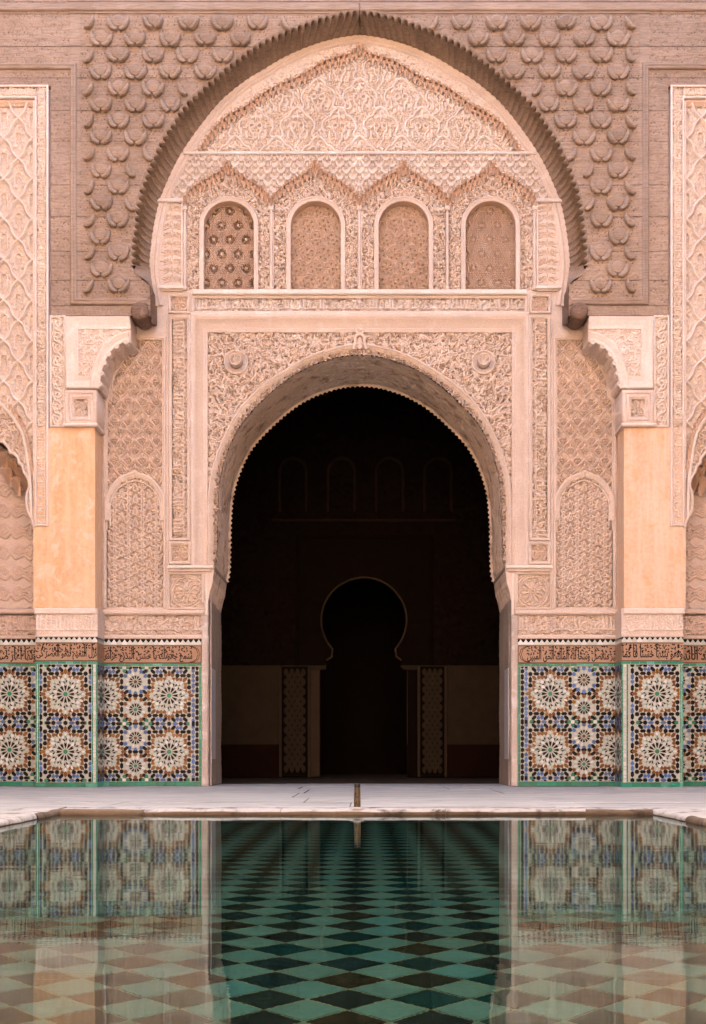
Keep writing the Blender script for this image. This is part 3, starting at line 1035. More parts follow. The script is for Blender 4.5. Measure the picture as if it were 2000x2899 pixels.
    mk('console_knob', t, Vs, Fs, MWD, True)
    hk = resample([W2(386, 752), W2(381, 766), W2(392, 782), W2(408, 790), W2(424, 806), W2(428, 830), W2(416, 850), W2(404, 864)], 4)
    hb = even(TB[(TB[:, 1] > 757) & (TB[:, 1] < 868)][::-1], n=len(hk))
    ribbon('console_underside', t, hk, YW - .01, hb, -.02, MW)
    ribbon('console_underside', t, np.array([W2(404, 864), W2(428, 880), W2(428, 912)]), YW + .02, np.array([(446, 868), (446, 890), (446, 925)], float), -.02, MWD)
    return t

for MIR, side in ((False, 'left'), (True, 'right')):
    cedar_half(side)
MIR = False

# ================================================================== stucco panel inside the cedar arch
ty = thing('stucco_tympanum', 1019, 890, 0, 'pale pink carved stucco panel filling the cedar arch above the doorway', 'stucco panel')
mould('arch_band', ty, TBF, [(-6, -.02), (-5, .028), (0, .034), (2, .020), (4.5, .030), (7, .020), (8.5, .018), (10, .032), (14, .040), (18, .030), (20, .008), (22, .016), (24, .014), (25, -.02)], 0, MS, smooth=False,
      mod=lambda j, s, d, o: (d, o + (.006 * np.sin(s * .75) if j == 4 else 0)))
TI = inset(TBF, 24); TIP = [tuple(p) for p in TI[::2]]
MQ = resample([(560, 434), (600, 374), (650, 328), (700, 302), (771, 252), (846, 221), (921, 176), (985, 158), (1004, 146), (1019, 128)], 3)
MQF = full(MQ)
mqp = [tuple(p) for p in MQF]
below_mq = mqp + [(1478, 434), (560, 434)]
carved('upper_panel', ty, (556, 126, 1482, 433), 0.0, hs(CV_UP, .030, 1019 - 59, 433 - 164 - 122 + 82), MSW, mask=lambda U, V: inpoly(U, V, below_mq))
carved('upper_border', ty, (440, 108, 1598, 434), -.045, hs(CV_FILL, .011), MSW, mask=lambda U, V: inpoly(U, V, TIP) & ~inpoly(U, V, below_mq))
def cells_along(parent, path, step, rows=2, big=True):
    p = even(path, step)
    for i, (u, v) in enumerate(p):
        inst('muqarnas_cell', ME_MUQ, parent, u, v + 4 + 3 * (i % 2), -.012)
        if rows > 1 and i + 1 < len(p):
            um, vm = (p[i] + p[i + 1]) / 2
            inst('muqarnas_cell', ME_MUQ2, parent, um, vm + 16 + 3 * (i % 2), -.004)
cells_along(ty, MQF, 16.5)
bevel_box('string_course', ty, 520, 433, 1518, 441, -.055, .01, MSG, 2)
ZC_ = [643, 893, 1143, 1393]
zig = []
for c in ZC_:
    half = [(c - 124, 566), (c - 104, 541), (c - 74, 520), (c - 44, 503), (c - 20, 489), (c - 9, 476), (c, 462)]
    zig += half + [(2 * c - x, y) for x, y in half[-2::-1]]
zigp = [p for i, p in enumerate(zig) if i == 0 or p != zig[i - 1]]
lat_poly = [(zigp[0][0], 441)] + zigp + [(zigp[-1][0], 441)]
lmask = lambda U, V: inpoly(U, V, TIP) & (inpoly(U, V, lat_poly) | (((U < 520) | (U > 1516)) & (V < 566)))
carved('lattice_panel', ty, (440, 441, 1598, 567), -.05, hs(CV_LAT, .022, 1018), MSG, mask=lmask)
for k, c in enumerate(ZC_):
    half = np.array([p for p in zigp if c - 124.5 <= p[0] <= c + 124.5], float)
    cells_along(ty, resample(half, 3), 15, 2)
def win_mask(U, V, c, r, sp, bot):
    return ((np.abs(U - c) < r) & (V >= sp) & (V < bot)) | (np.hypot(U - c, V - sp) < r)
ribbon('lattice_edge', ty, np.array(zigp, float), -.05, np.array(zigp, float), .0, MMUQ, smooth=False)
ribbon('border_edge', ty, MQF, -.045, MQF, .0, MMUQ)
for xa, xb in ((446, 520), (1518, 1592)): bevel_box('lattice_foot', ty, xa, 565, xb, 576, -.056, .1, MSG, 2)
WCS = [648, 894.5, 1143.5, 1390]
def surround(U, V):
    m = (V < 822) & (U > 524) & (U < 1514) & ~inpoly(U, V, lat_poly)
    for c in WCS: m &= ~win_mask(U, V, c, 84, 640, 900)
    for x in (769, 1018, 1267): m &= (np.abs(U - x) > 6)
    return m
carved('window_surround', ty, (522, 460, 1516, 822), 0, hs(CV_FILL, .026), MS, mask=surround)
for x in (524, 769, 1018, 1267, 1514):
    line = np.array([(x, 822), (x, 596)], float)
    mould('colonnette', ty, line, [(-5, -.01), (-4, .02), (-1.5, .034), (1.5, .034), (4, .02), (5, -.01)], 0, MS)
    bevel_box('colonnette', ty, x - 7, 586, x + 7, 598, -.045, .01, MS, 2)
    bevel_box('colonnette', ty, x - 6, 814, x + 6, 823, -.045, .01, MS, 2)
for MIR in (False, True):
    m_side = lambda U, V: inpoly(U, V, TIP) & (V > 575) & (V < 811)
    carved('side_panel', ty, (440, 560, 514, 812), -.01, hs(CV_TREE, .013, 458), MS, mask=m_side, step=1.5)
    mould('side_frame', ty, [(516, 814), (516, 568)], [(-3, -.01), (-2, .02), (2, .02), (3, -.01)], -.01, MSW)
    bevel_box('side_ledge', ty, 450, 812, 523, 821, -.06, .01, MSW, 2)
    bevel_box('side_ledge', ty, 456, 821, 519, 826, -.035, .01, MS, 1.5)
    ringframe('square_frame', ty, 477, 832, 538, 888, 0, MS)
    carved('rosette', ty, (484, 837, 532, 885), .002, hs(CV_RS, .018, 484, 837), MSR, step=1.4)
MIR = False
bevel_box('sill', ty, 546, 823, 1492, 837, -.06, .01, MSW, 3)
bevel_box('sill', ty, 540, 887, 1498, 892, -.035, .01, MSW, 1.5)
ringframe('frieze_frame', ty, 544, 837, 1494, 888, 0, MS)
cfr = c_script(934, 38, 70, .11, 8)
carved('inscription_frieze', ty, (552, 843, 1486, 881), .002, hs(cfr, .020, 552, 843), MSG, step=1.5)

for k, c in enumerate(WCS):
    lab = ['arched stucco window screen with dark star shaped holes, at the left end of the row',
           'arched stucco window screen of fine curved net with pale studs, beside the dark starred screen',
           'arched stucco window screen of fine net with a broken upper edge, third of the row',
           'arched stucco window screen of open star rosettes, at the right end of the row'][k]
    wt = thing('lattice_window', c, 822, 0, lab, 'window', 'arched lattice windows in the stucco panel')
    a = np.linspace(pi, 0, 41)
    o = np.vstack([[(c - 84, 822), (c - 84, 730)], np.stack([c + 84 * np.cos(a), 640 - 84 * np.sin(a)], 1), [(c + 84, 730), (c + 84, 822)]])
    mould('frame', wt, o, [(0, -.01), (0, .016), (2, .026), (4, .026), (5.5, .012), (9, .016), (12, .008), (13, .006), (13, -.01)], 0, MS)
    i_ = inset(o, 13)
    ribbon('reveal', wt, i_, 0.008, i_, .14, MMUQ)
    i2 = np.vstack([[(c - 71, 822)], np.stack([c + 71 * np.cos(a), 640 - 71 * np.sin(a)], 1), [(c + 71, 822)]])
    ox = c if k in (0, 3) else c + 23.3
    relief('screen', wt, (c - 72, 568, c + 72, 823), .115, hs(CV_SCR[k], .013, c - 23.3, 583 - 20), MSCR, 1.25, mask=lambda U, V, c=c: win_mask(U, V, c, 71.5, 640, 830))
    hole((c - 84, 556, c + 84, 823), lambda U, V, c=c: win_mask(U, V, c, 80, 640, 824))

# ================================================================== doorway arch
da = thing('doorway_arch', 1019, 1606, 0, 'carved pink stucco doorway arch with two shell bosses and a lace edge', 'arch')
path = np.array([(543, 1604), (543, 892), (1495, 892), (1495, 1604)], float)
mould('frame_moulding', da, path, [(-3, -.01), (-3, .016), (0, .03), (5, .034), (8, .018), (10, .018), (12, .004), (30, -.066), (32, -.066), (33, -.058), (37, -.058), (38, -.066), (39, -.055), (43, -.055), (44, -.09)], 0, MS)
door_in = [tuple(p) for p in AOF] + [(1450, 1640), (588, 1640)]
hole((543, 892, 1495, 1606))
YS = .078
def spf(U, V):
    u = np.minimum(U, 2038 - U)
    return (CV_SPAN.sample(u - 583, V - 936) - 1) * .030 * RD
def spm(U, V):
    return ~inpoly(U, V, door_in) & (np.hypot(U - 667, V - 1021) > 31) & (np.hypot(U - 1371, V - 1021) > 31)
relief('spandrel', da, (585, 934, 1453, 1600), YS - .015, spf, MS, 1.6, mask=spm)
mould('archivolt', da, AOF, [(-2, -.03), (-1, .035), (2, .05), (5, .034), (5.5, .022), (8, .03), (8.5, .012), (11, .022), (11.5, .0), (14, .012), (15, -.03)], YS, MS,
      mod=lambda j, s, d, o: (d + (4.5 * np.abs(np.sin(s * pi / 21)) - 2 if j >= 4 else 0), o))
# pierced lace edge
sI = np.r_[0, np.cumsum(np.hypot(*np.diff(LIF, axis=0).T))]
nL = int(sI[-1] / 1.8)
lo, li = even(inset(AOF, 14), n=nL), even(LIF, n=nL)
ss = np.linspace(0, sI[-1], nL)
tt = np.linspace(0, 1, 11)
tri = np.abs(((ss / 14.0) % 1) - .5) * 2
tmx = .86 + .26 * tri
CV_LACE = scrolls(Cv(140, 18, 3, True, False, 0), 7, 77, .36, 1, .9, .3, mid=False)
Vl = []
for q in range(nL):
    for t in tt:
        t2 = t * tmx[q]
        p = lo[q] * (1 - t2) + li[q] * t2
        h = (CV_LACE.sample(np.array([ss[q] % 140]), np.array([t2 * 17]))[0] - 1) * .05 if t < .95 else 0
        Vl.append(W(p[0], p[1], YS - .022 - h))
mk('lace_edge', da, Vl, grid_faces(nL, 11)[:, ::-1], MS, True)
# soffit with tool marks
nS, nD = int(sI[-1] / 4), 80
cm = Cv(sI[-1], 330, 1)
R = random.Random(12)
for q in range(1500):
    x, y = R.uniform(0, cm.w), R.uniform(8, 322)
    L = R.uniform(6, 20); b = R.choice((0, 0, .4, -.5, 1.2, -1.3)) + R.uniform(-.3, .3)
    cm.stroke([(x, y), (x + L * .5 * cos(b), y + 2 + L * .5 * sin(b)), (x + L * cos(b), y + L * sin(b))], [2, R.uniform(4, 8), 2], 1, soft=2)
lf = even(LIF, n=nS); ls = np.linspace(0, sI[-1], nS)
ribbon('soffit', da, lf, YS + .012, lf, 1.32, MSO, nD, disp=lambda s, t: 10 * cm.sample(ls, np.full(nS, t * 330)), smooth=True)
lt = even(LIF, step=3.0); sl_ = np.linspace(0, sI[-1], len(lt))
t1 = np.abs(((sl_ / 15.0) % 1) - .5) * 2
ribbon('inner_lace_edge', da, lt, 1.24, lt + normals(lt) * (4 + 6 * t1)[:, None], 1.245, MSO)
ribbon('inner_lace_edge', da, lt + normals(lt) * (4 + 6 * t1)[:, None], 1.245, lt, 1.33, MSO)

def lathe(name, parent, cu, cv_, Y, prof, mat, m=28):
    V, Fc = [], []
    for r, o in prof:
        for k in range(m):
            a = 2 * pi * k / m
            V.append((WX(cu) + r * cos(a) / S, Y - o, WZ(cv_) + r * sin(a) / S))
    for i in range(len(prof) - 1):
        for k in range(m): Fc.append((i * m + k, (i + 1) * m + k, (i + 1) * m + (k + 1) % m, i * m + (k + 1) % m))
    Fc.append(tuple(range((len(prof) - 1) * m, len(prof) * m)))
    return mk(name, parent, V, Fc, mat, True)
csh = Cv(32, 32, 4, base=1.0)
for k in range(-5, 6):
    a = k * .44
    csh.stroke(resample([(16 + sin(a) * 3, 24 - cos(a) * 3), (16 + sin(a) * 8.5, 21 - cos(a) * 8.5), (16 + sin(a) * 12.6, 16 - cos(a) * 12.6)], 2), [.6] + [1.4] * 0 + [2.0] if False else 1.9, 0, soft=.8, cut=True)
for cu in (667, 1371):
    b = lathe('shell_boss', da, cu, 1021, YS, [(35, -.03), (34.5, .026), (33, .032), (31, .026), (30, .010), (18, .004)], MS)
    lathe('boss_stem', b, cu, 1019, YS, [(18, .0), (16.8, .05), (17.2, .10), (17.0, .115), (15.4, .12), (14.6, .112), (14.4, .10)], MS, 24)
    relief('shell', b, (cu - 14.6, 1004.4, cu + 14.6, 1033.6), YS - .116, lambda U, V, cu=cu: (csh.sample(U - cu + 16, V - 1019 + 16) - 1) * .05, MSR, .8,
           mask=lambda U, V, cu=cu: np.hypot(U - cu, V - 1019) < 14.9)
ko = lathe('keystone_ornament', da, 1019, 930, YS - .03, [(15, -.05), (15, .01), (12, .02), (10, .012), (8, .012), (7, .02), (0.5, .022)], MSR, 20)
a_ = np.linspace(pi, 0, 15)
kb = np.vstack([[(997, 985), (1000, 972), (1003, 962)], np.stack([1019 + 17 * np.cos(a_), 956 - 17 * np.sin(a_)], 1), [(1035, 962), (1038, 972), (1041, 985)]])
mould('keystone_loop', ko, kb, [(-1, -.03), (0, .03), (4, .04), (8, .028), (9, -.03)], YS - .02, MSR)
plate('keystone_leaf', ko, [(1013, 980), (1012, 966), (1015, 955), (1019, 950), (1023, 955), (1026, 966), (1025, 980), (1019, 986)], YS - .035, YS + .02, MSR)

# ================================================================== carved walls beside the doorway
def fp(x, y): return P(x, y, YP)
def flank(side, seed):
    t = thing('carved_wall', 420, 1740, 0, 'tall pink carved stucco wall with blind niche on the %s of the doorway' % side, 'stucco wall', 'carved walls flanking the doorway')
    # lozenge field, cut by the bracket curve and the niche
    cut = [(384, 940), (381, 992), (358, 1004), (345, 1030), (330, 1055), (320, 1080), (317, 1122), (303, 1138), (280, 1138), (280, 940)]
    a = np.linspace(pi, 0, 31)
    arch = [(297, 1474), (297, 1415)] + [(382 - 85 * cos(x), 0) for x in []]
    outer = resample([(297, 1474), (297, 1415), (313, 1379), (338, 1352), (362, 1342), (382, 1333)], 3); outer[-1] = (382, 1333)
    out_full = np.vstack([outer, np.stack([764 - outer[::-1][1:, 0], outer[::-1][1:, 1]], 1)])
    op = [tuple(p) for p in out_full]
    carved('lozenge_panel', t, (303, 959, 461, 1400), .004, hs(CV_SEB, .020, 381 - 20, 960), MSR, step=1.5,
           mask=lambda U, V: ~inpoly(U, V, cut) & ~inpoly(U, V, op) & (V < 1372 + .55 * np.abs(U - 382) - 10))
    mould('field_border', t, [(303, 1400), (303, 1138), (318, 1122), (320, 1080), (330, 1055), (345, 1030), (358, 1004), (381, 992), (384, 957), (462, 957), (462, 1400)],
          [(-4, -.01), (-3, .008), (0, .008), (1, -.01)], 0, MSR)
    mould('niche_arch', t, out_full, [(-2, -.01), (-1, .02), (2, .034), (5, .03), (7, .012), (9, .014), (14, -.02)], 0, MS,
          mod=lambda j, s, d, o: (d + (3.0 * np.abs(np.sin(s * pi / 26)) if j >= 4 else 0), o))
    inn = resample([(305, 1500), (303, 1425), (315, 1389), (338, 1366), (382, 1350), (426, 1366), (449, 1389), (461, 1425), (459, 1500)], 3)
    ip = [tuple(p) for p in inn]
    carved('niche_panel', t, (300, 1346, 464, 1722), .02, hs(CV_NICHE, .026, 382 - 39.5, 1362), MS, step=1.4,
           mask=lambda U, V: inpoly(U, V, ip) | ((V >= 1499) & (U > 303) & (U < 461)))
    hole((297, 1333, 467, 1500), lambda U, V: inpoly(U, V, op)) if not MIR else hole((1571, 1333, 1741, 1500), lambda U, V: inpoly(2038 - U, V, op))
    ring = resample([(312, 1488), (312, 1425), (323, 1396), (344, 1375), (382, 1360), (420, 1375), (441, 1396), (452, 1425), (452, 1488)], 3)
    mould('niche_thread', t, ring, [(-1.5, -.02), (-1, .012), (1, .012), (1.5, -.02)], .018, MSW)
    for x, v0 in ((466.5, 957), (296, 1200)):
        mould('reed', t, [(x, 1722), (x, v0)], [(-4, -.01), (-3, .016), (0, .022), (3, .016), (4, -.01)], 0, MS)
    mould('reed', t, [(474, 1600), (474, 905)], [(-3, -.01), (-2, .012), (2, .012), (3, -.01)], 0, MS)
    ringframe('strip_frame', t, 479, 894, 540, 1531, 0, MS)
    cs = c_script(624, 42, seed, .11, 8.5)
    carved('inscription_strip', t, (487, 902, 529, 1524) if False else (488, 902, 530, 1524), .002, hst(cs, .020, 488, 901), MS, step=1.5)
    ringframe('square_frame', t, 479, 1534, 540, 1598, 0, MS)
    carved('rosette', t, (487, 1542, 532, 1590), .002, hs(CV_RS, .018, 486, 1542), MSR, step=1.4)
    bevel_box('impost_ledge', t, 474, 1602, 606, 1611, -.055, .012, MSW, 2.5)
    bevel_box('impost_ledge', t, 478, 1611, 598, 1619, -.03, .012, MS, 2)
    ringframe('square_frame', t, 476, 1622, 581, 1726, 0, MS, [(0, 0), (0, .014), (3, .018), (4, -.004)])
    carved('round_rosette', t, (481, 1626, 577, 1722), .002, hs(CV_RL, .018, 480, 1625), MS, step=1.4)
    bevel_box('ledge', t, 286, 1727, 580, 1740, -.028, .012, MS, 3)
    cf = c_script(282, 56, seed + 9, .09, 12)
    carved('inscription_frieze', t, (288, 1742, 572, 1798), .002, hs(cf, .018, 288, 1741), MSW if False else MS, step=1.5)
    bevel_box('plaster_fillet', t, 286, 1799, 574, 1809, -.012, .012, MS, 2)
    return t
for MIR, side, sd_ in ((False, 'left', 101), (True, 'right', 202)):
    flank(side, sd_)
MIR = False

# ================================================================== door jambs
def jamb(side):
    t = thing('door_jamb', 585, 2226, .3, 'weathered grey plaster door jamb with zinc plate on the %s side of the opening' % side, 'door jamb', 'door jambs')
    R = random.Random(3)
    ny, nv = 60, 130
    ys = np.linspace(.0, 1.34, ny); vs_ = np.linspace(1606, 2226, nv)
    Yg, Vg = np.meshgrid(ys, vs_, indexing='ij')
    rg = np.random.default_rng(4).normal(0, .35, Yg.shape)
    Ug = 590 + .8 * np.sin(Vg * .03 + Yg * 3) + rg - np.where(Yg < .06, (.06 - Yg) * 40 * (1 + .6 * np.sin(Vg * .09) * np.sin(Vg * .021)), 0)
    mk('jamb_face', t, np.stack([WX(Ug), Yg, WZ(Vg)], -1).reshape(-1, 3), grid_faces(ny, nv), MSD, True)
    bevel_box('corner_strip', t, 571, 1742, 589.5, 2226, -.014, .03, MROUGH, 2.2)
    bevel_box('corner_strip', t, 580, 1620, 589.5, 1742, -.006, .03, MSW, 2.0)
    # zinc plate let into the jamb
    x0, x1 = WX(590.5), WX(593)
    box_w('zinc_plate', t, x0 - .01, x1, .22, .62, WZ(2150), WZ(1888), MZINC)
    # hanging bracket of small cells below the arch
    prof = resample([(606, 1604), (606, 1618), (604, 1632), (602, 1650), (598, 1664), (595, 1674), (593, 1684), (591.5, 1694), (589, 1704)], 2.2)
    ny = 150
    ys = np.linspace(.0, 1.33, ny)
    V = []
    for Y in ys:
        for u, v in prof:
            tier = int((v - 1640) // 15)
            a = 0 if v < 1640 else 4.2 * (1 - abs(sin(pi * (Y / .075 + .5 * (tier % 2))))) ** 1.0 * (1 - abs(((v - 1640) % 15) / 15 - .5))
            V.append(W(u - a, v, Y))
    mk('muqarnas_bracket', t, V, grid_faces(ny, len(prof)), MSO, False)
    hp = [(571, 1604), (607, 1604)] + [tuple(p) for p in prof[2:]] + [(571, 1706)]
    plate('bracket_cheek', t, hp, -.004, .02, MS)
    box_w('bracket_moulding', t, WX(600), WX(608.5), .0, 1.33, WZ(1612), WZ(1603), MSD)
    return t
for MIR, side in ((False, 'left'), (True, 'right')):
    jamb(side)
MIR = False

# ================================================================== piers with their brackets
def pier(side, seed, mpl):
    t = thing('pier', (fp(94, 0)[0] + fp(270, 0)[0]) / 2, 2226, YP, 'projecting %s plastered pier %s of the doorway, stucco bracket on top' % ('orange' if side == 'left' else 'pale peach', side), 'pier', 'plastered piers')
    ul, ur = fp(94, 0)[0], fp(269.5, 0)[0]
    v_ = lambda y: fp(0, y)[1]
    u_ = lambda x: fp(x, 0)[0]
    bevel_box('shaft', t, ul, v_(1210), ur, v_(1722), YP, .02, mpl, 1.2)
    bevel_box('shaft_core', t, u_(101), v_(1722), u_(276), v_(1803), YP + .012, .02, MS, 1)
    bevel_box('core', t, u_(142), v_(890), u_(270), v_(1212), YP + .03, .02, MS, 1)
    bevel_box('ledge', t, u_(97), v_(1722), u_(272), v_(1739), YP - .018, .02, MSW, 3)
    cf = c_script(168, 56, seed, .09, 12)
    relief('inscription_frieze', t, (u_(100.5), v_(1740), u_(276), v_(1797)), YP - .004, hs(cf, .018, u_(100), v_(1740)), MSW, 1.5)
    bevel_box('plaster_fillet', t, u_(100), v_(1797), u_(277), v_(1804), YP - .012, .02, MS, 2)
    # impost block: nested frames round a carved field
    Yi = YP - .05
    a, b, c, d = u_(186), v_(1106), u_(277), v_(1208)
    mould('impost', t, rect_ring(a, b, c, d), [(0, -.45), (0, -.01), (2, .004), (10, .004), (11, -.006), (14, -.006), (15, .002), (20, .002), (21, -.008), (25, -.008), (26, -.016)], Yi, MS, closed=True)
    ci = Cv(52, 52, 2, base=.2); scrolls(ci, 8, seed, .25, .8, .8, .4, mid=False)
    for x in (12, 38):
        ci.ring(x, 16, 8, 2.5, 1, pi, 2 * pi); ci.stroke([(x - 9, 14), (x - 9, 50)], 2.5, 1); ci.stroke([(x + 9, 14), (x + 9, 50)], 2.5, 1)
    relief('impost_carving', t, (a + 25, b + 25, c - 25, d - 25), Yi + .016, hs(ci, .014, a + 23, b + 25), MS, 1.4)
    bevel_box('impost_foot', t, a - 4, d - 7, c + 2, d + 2, Yi - .015, .0, MSW, 3)
    # bracket
    Yb = YP - .05
    curve = resample([fp(284, 1102), fp(289, 1068), fp(297, 1036), fp(313, 1004), fp(335, 984), fp(352, 974), fp(368, 971)], 2.5)
    face = [(u_(188), v_(900)), (u_(371), v_(900))] + [(u_(371), v_(968))] + [tuple(p) for p in curve[::-1]] + [(u_(188), v_(1104))]
    plate('bracket', t, face, Yb + .035, -.0, MS)
    outer = np.array([(u_(284), v_(1103)), (u_(188), v_(1103)), (u_(188), v_(899)), (u_(370), v_(899))])
    mould('bracket_frame', t, outer, [(0, -.04), (0, .0), (3, .012), (6, .002), (10, .002), (20, -.022), (24, -.02), (30, -.02), (32, -.014), (34, -.014), (35, -.045)], Yb, MSW)
    rib = curve + normals(curve) * -1 * 0
    mould('bracket_rib', t, curve, [(0, -.04), (0, .002), (-3, .01), (-7, .004), (-14, -.006), (-16, .006), (-19, -.004), (-22, .012), (-27, .012), (-28, -.04)], Yb, MSW)
    fieldp = [(u_(222), v_(931)), (u_(352), v_(931)), (u_(352), v_(946))] + [tuple(p) for p in inset(curve, -28)[::-1]] + [(u_(222), v_(1078))]
    relief('bracket_carving', t, (u_(221), v_(930), u_(356), v_(1080)), Yb + .018, hs(CV_CORB, .030, u_(220), v_(930)), MSW, 1.4, mask=lambda U, V: inpoly(U, V, fieldp))
    # scrolled, scalloped underside of the bracket
    sc = np.r_[0, np.cumsum(np.hypot(*np.diff(curve, axis=0).T))]
    ribbon('bracket_underside', t, curve, Yb + .0, curve, -.01, MS, 26,
           disp=lambda s, q: -5.5 * np.abs(np.sin(s * pi / 24)) * (1 - .6 * abs(sin(q * pi * 7))))
    for q in np.linspace(10, sc[-1] - 8, 6):
        i = int(np.argmin(np.abs(sc - q))); p = curve[i] - (0, 0)
        lathe('bracket_curl', t, p[0] - 1, p[1] - 1, Yb, [(7.5, -.10), (7.5, .004), (6, .012), (4, .008), (3, .0), (1.5, .006)], MSW, 12)
    # scroll strip on the outer side
    ringframe('scroll_strip_frame', t, u_(141), v_(893), u_(186), v_(1210), YP - .004, MSW, [(0, -.05), (0, .012), (5, .014), (6, -.02)])
    relief('scroll_strip', t, (u_(146), v_(897), u_(181), v_(1206)), YP - .006, hs(CV_SS, .022, u_(145) - 2, v_(897)), MSW, 1.4)
    return t
for MIR, side, sd_, mp in ((False, 'left', 300, MPL), (True, 'right', 310, MPLR)):
    pier(side, sd_, mp)
MIR = False

# ================================================================== outer wall bays with lozenge panels
def bay(side, seed):
    t = thing('wall_bay', fp(20, 0)[0], 1740, YP, 'bright carved stucco bay with big lozenge ribs over a lobed niche at the %s edge' % side, 'stucco wall', 'outer stucco bays')
    v_ = lambda y: fp(0, y)[1]
    u_ = lambda x: fp(x, 0)[0]
    L = u_(-90)
    lobes = [(-90, 1215), (-60, 1222), (-52, 1238), (-36, 1232), (-20, 1238), (-12, 1250), (0, 1250), (10, 1254), (22, 1268), (27, 1284), (40, 1286), (49, 1297), (51, 1313), (61, 1318), (65, 1336), (74, 1349), (80, 1363), (81, 1380),
             (75, 1392), (72, 1418), (75, 1446), (82, 1460), (90, 1474), (95, 1496)]
    le = np.array([fp(*p) for p in lobes])
    archo = [fp(*p) for p in ((-90, 1095), (-40, 1108), (0, 1140), (26, 1165), (48, 1195), (66, 1232), (76, 1280), (84, 1340), (88, 1400), (90, 1470))]
    ao = resample(archo, 3)
    loz_poly = [(L, v_(281)), (u_(97), v_(281)), (u_(97), v_(1360))] + [tuple(p) for p in ao[::-1] if p[1] < v_(1360)]
    sp_poly = [tuple(p) for p in ao] + [(u_(97), v_(1496))] + [tuple(p) for p in le[::-1]]
    relief('lozenge_panel', t, (L, v_(280), u_(97), v_(1365)), YP + .0, hs(CV_LOZ, .05, u_(50) - 40, v_(388) - 56), MSW, 1.7, mask=lambda U, V: inpoly(U, V, loz_poly))
    relief('arch_spandrel', t, (L, v_(1090), u_(97), v_(1498)), YP + .01, hs(CV_CORB, .024, L, v_(1090) - 30) if False else hs(CV_FILL, .028), MS, 1.6, mask=lambda U, V: inpoly(U, V, sp_poly))
    mould('arch_band', t, ao, [(-3, -.03), (-2, .008), (1, .012), (3, -.004), (5, .006), (7, -.03)], YP, MSW)
    for p in even(inset(ao, -8), 15):
        if p[0] < u_(92) and p[1] > v_(1150): inst('muqarnas_cell', ME_MUQ2, t, p[0], p[1], YP + .01)
    mould('lobed_edge', t, le, [(-6, -.03), (-5, .012), (-2, .018), (1, .008), (3, -.02)], YP, MS)
    ribbon('niche_reveal', t, le, YP + .004, le, .0, MSR)
    box_w('niche_side', t, WX(u_(93)), WX(u_(99)), YP + .01, .02, WZ(v_(1728)), WZ(v_(1494)), MS)
    # hanging cells under the lobed arch
    for k, (x, y) in enumerate(((-4, 1300), (22, 1318), (42, 1345), (58, 1368), (8, 1345), (32, 1372))):
        u, v = fp(x + 6, y)
        o = inst('muqarnas_cell', ME_MUQ, t, u, v, -.10); o.scale = (2.3, 4.2, 2.4)
    relief('niche_panel', t, (L, 1225, u_(99), 1722), .0, hs(CV_STRAP, .020, 30, 1240), MNICHE, 1.8)
    bevel_box('ledge', t, L, 1724, u_(103), 1738, -.03, .012, MNICHE, 3)
    cf = c_script(u_(103) - L, 56, seed + 4, .09, 12)
    relief('inscription_frieze', t, (L, 1742, u_(104), 1798), .0, hs(cf, .018, L, 1741), MNICHE, 1.6)
    bevel_box('plaster_fillet', t, L, 1799, u_(104), 1809, -.012, .012, MNICHE, 2)
    # frame of script round the panel
    Yf = YP - .022
    a, b, c, d, e, f = u_(99.5), u_(138), v_(242), v_(1490), v_(279), L
    outer = np.array([(a, d), (b, d), (b, c), (f, c)])
    for nm, seg, prof in (('script_frame', np.array([(b, d), (b, c), (f, c)]), [(0, -.05), (0, .0), (2, .008), (5, .008), (6, -.01), (0, -.01)][:5]),
                          ('script_frame', np.array([(a, d), (a, e), (f, e)]), [(0, -.05), (0, .0), (-2, .006), (-4, .006), (-5, -.01)])):
        mould(nm, t, seg if False else seg[::1], [(-x, o) for x, o in prof] if nm == 'script_frame' and seg[0][0] == b else [(-x, o) for x, o in prof], Yf, MSW)
    bevel_box('script_frame', t, a - 1, d - 5, b, d, Yf, YP + .01, MSW, 2)
    cs = c_script(v_(1490) - v_(242), 29, seed, .10, 7)
    relief('inscription_strip', t, (a + 4, v_(247), b - 5, d - 5), Yf + .006, hst(cs, .016, a + 4, v_(243)), MSW, 1.4)
    ch = c_script(b - L, 24, seed + 7, .12, 7)
    relief('inscription_strip', t, (L, c + 5, a + 4, e - 4), Yf + .006, hs(ch, .016, L, c + 5), MSW, 1.4)
    mould('panel_moulding', t, [(L, e + 2), (a - 5, e + 2)], [(0, -.02), (1, .0), (8, -.004), (10, -.02), (14, -.02), (16, -.03)], YP - .0, MMUQ)
    mould('panel_reed', t, [(u_(96), v_(1360)), (u_(96), v_(285))], [(-4, -.05), (-3, .0), (0, .008), (3, .0), (4, -.05)], YP, MSW)
    plate('backing', t, [(L, v_(243)), (u_(141), v_(243)), (u_(141), v_(1212)), (u_(97), v_(1212)), (u_(97), v_(1490))] + [tuple(p) for p in (le - (0, 0))[::-1]], YP + .055, -.0, MS)
    return t
for MIR, side, sd_ in ((False, 'left', 401), (True, 'right', 423)):
    bay(side, sd_)
MIR = False

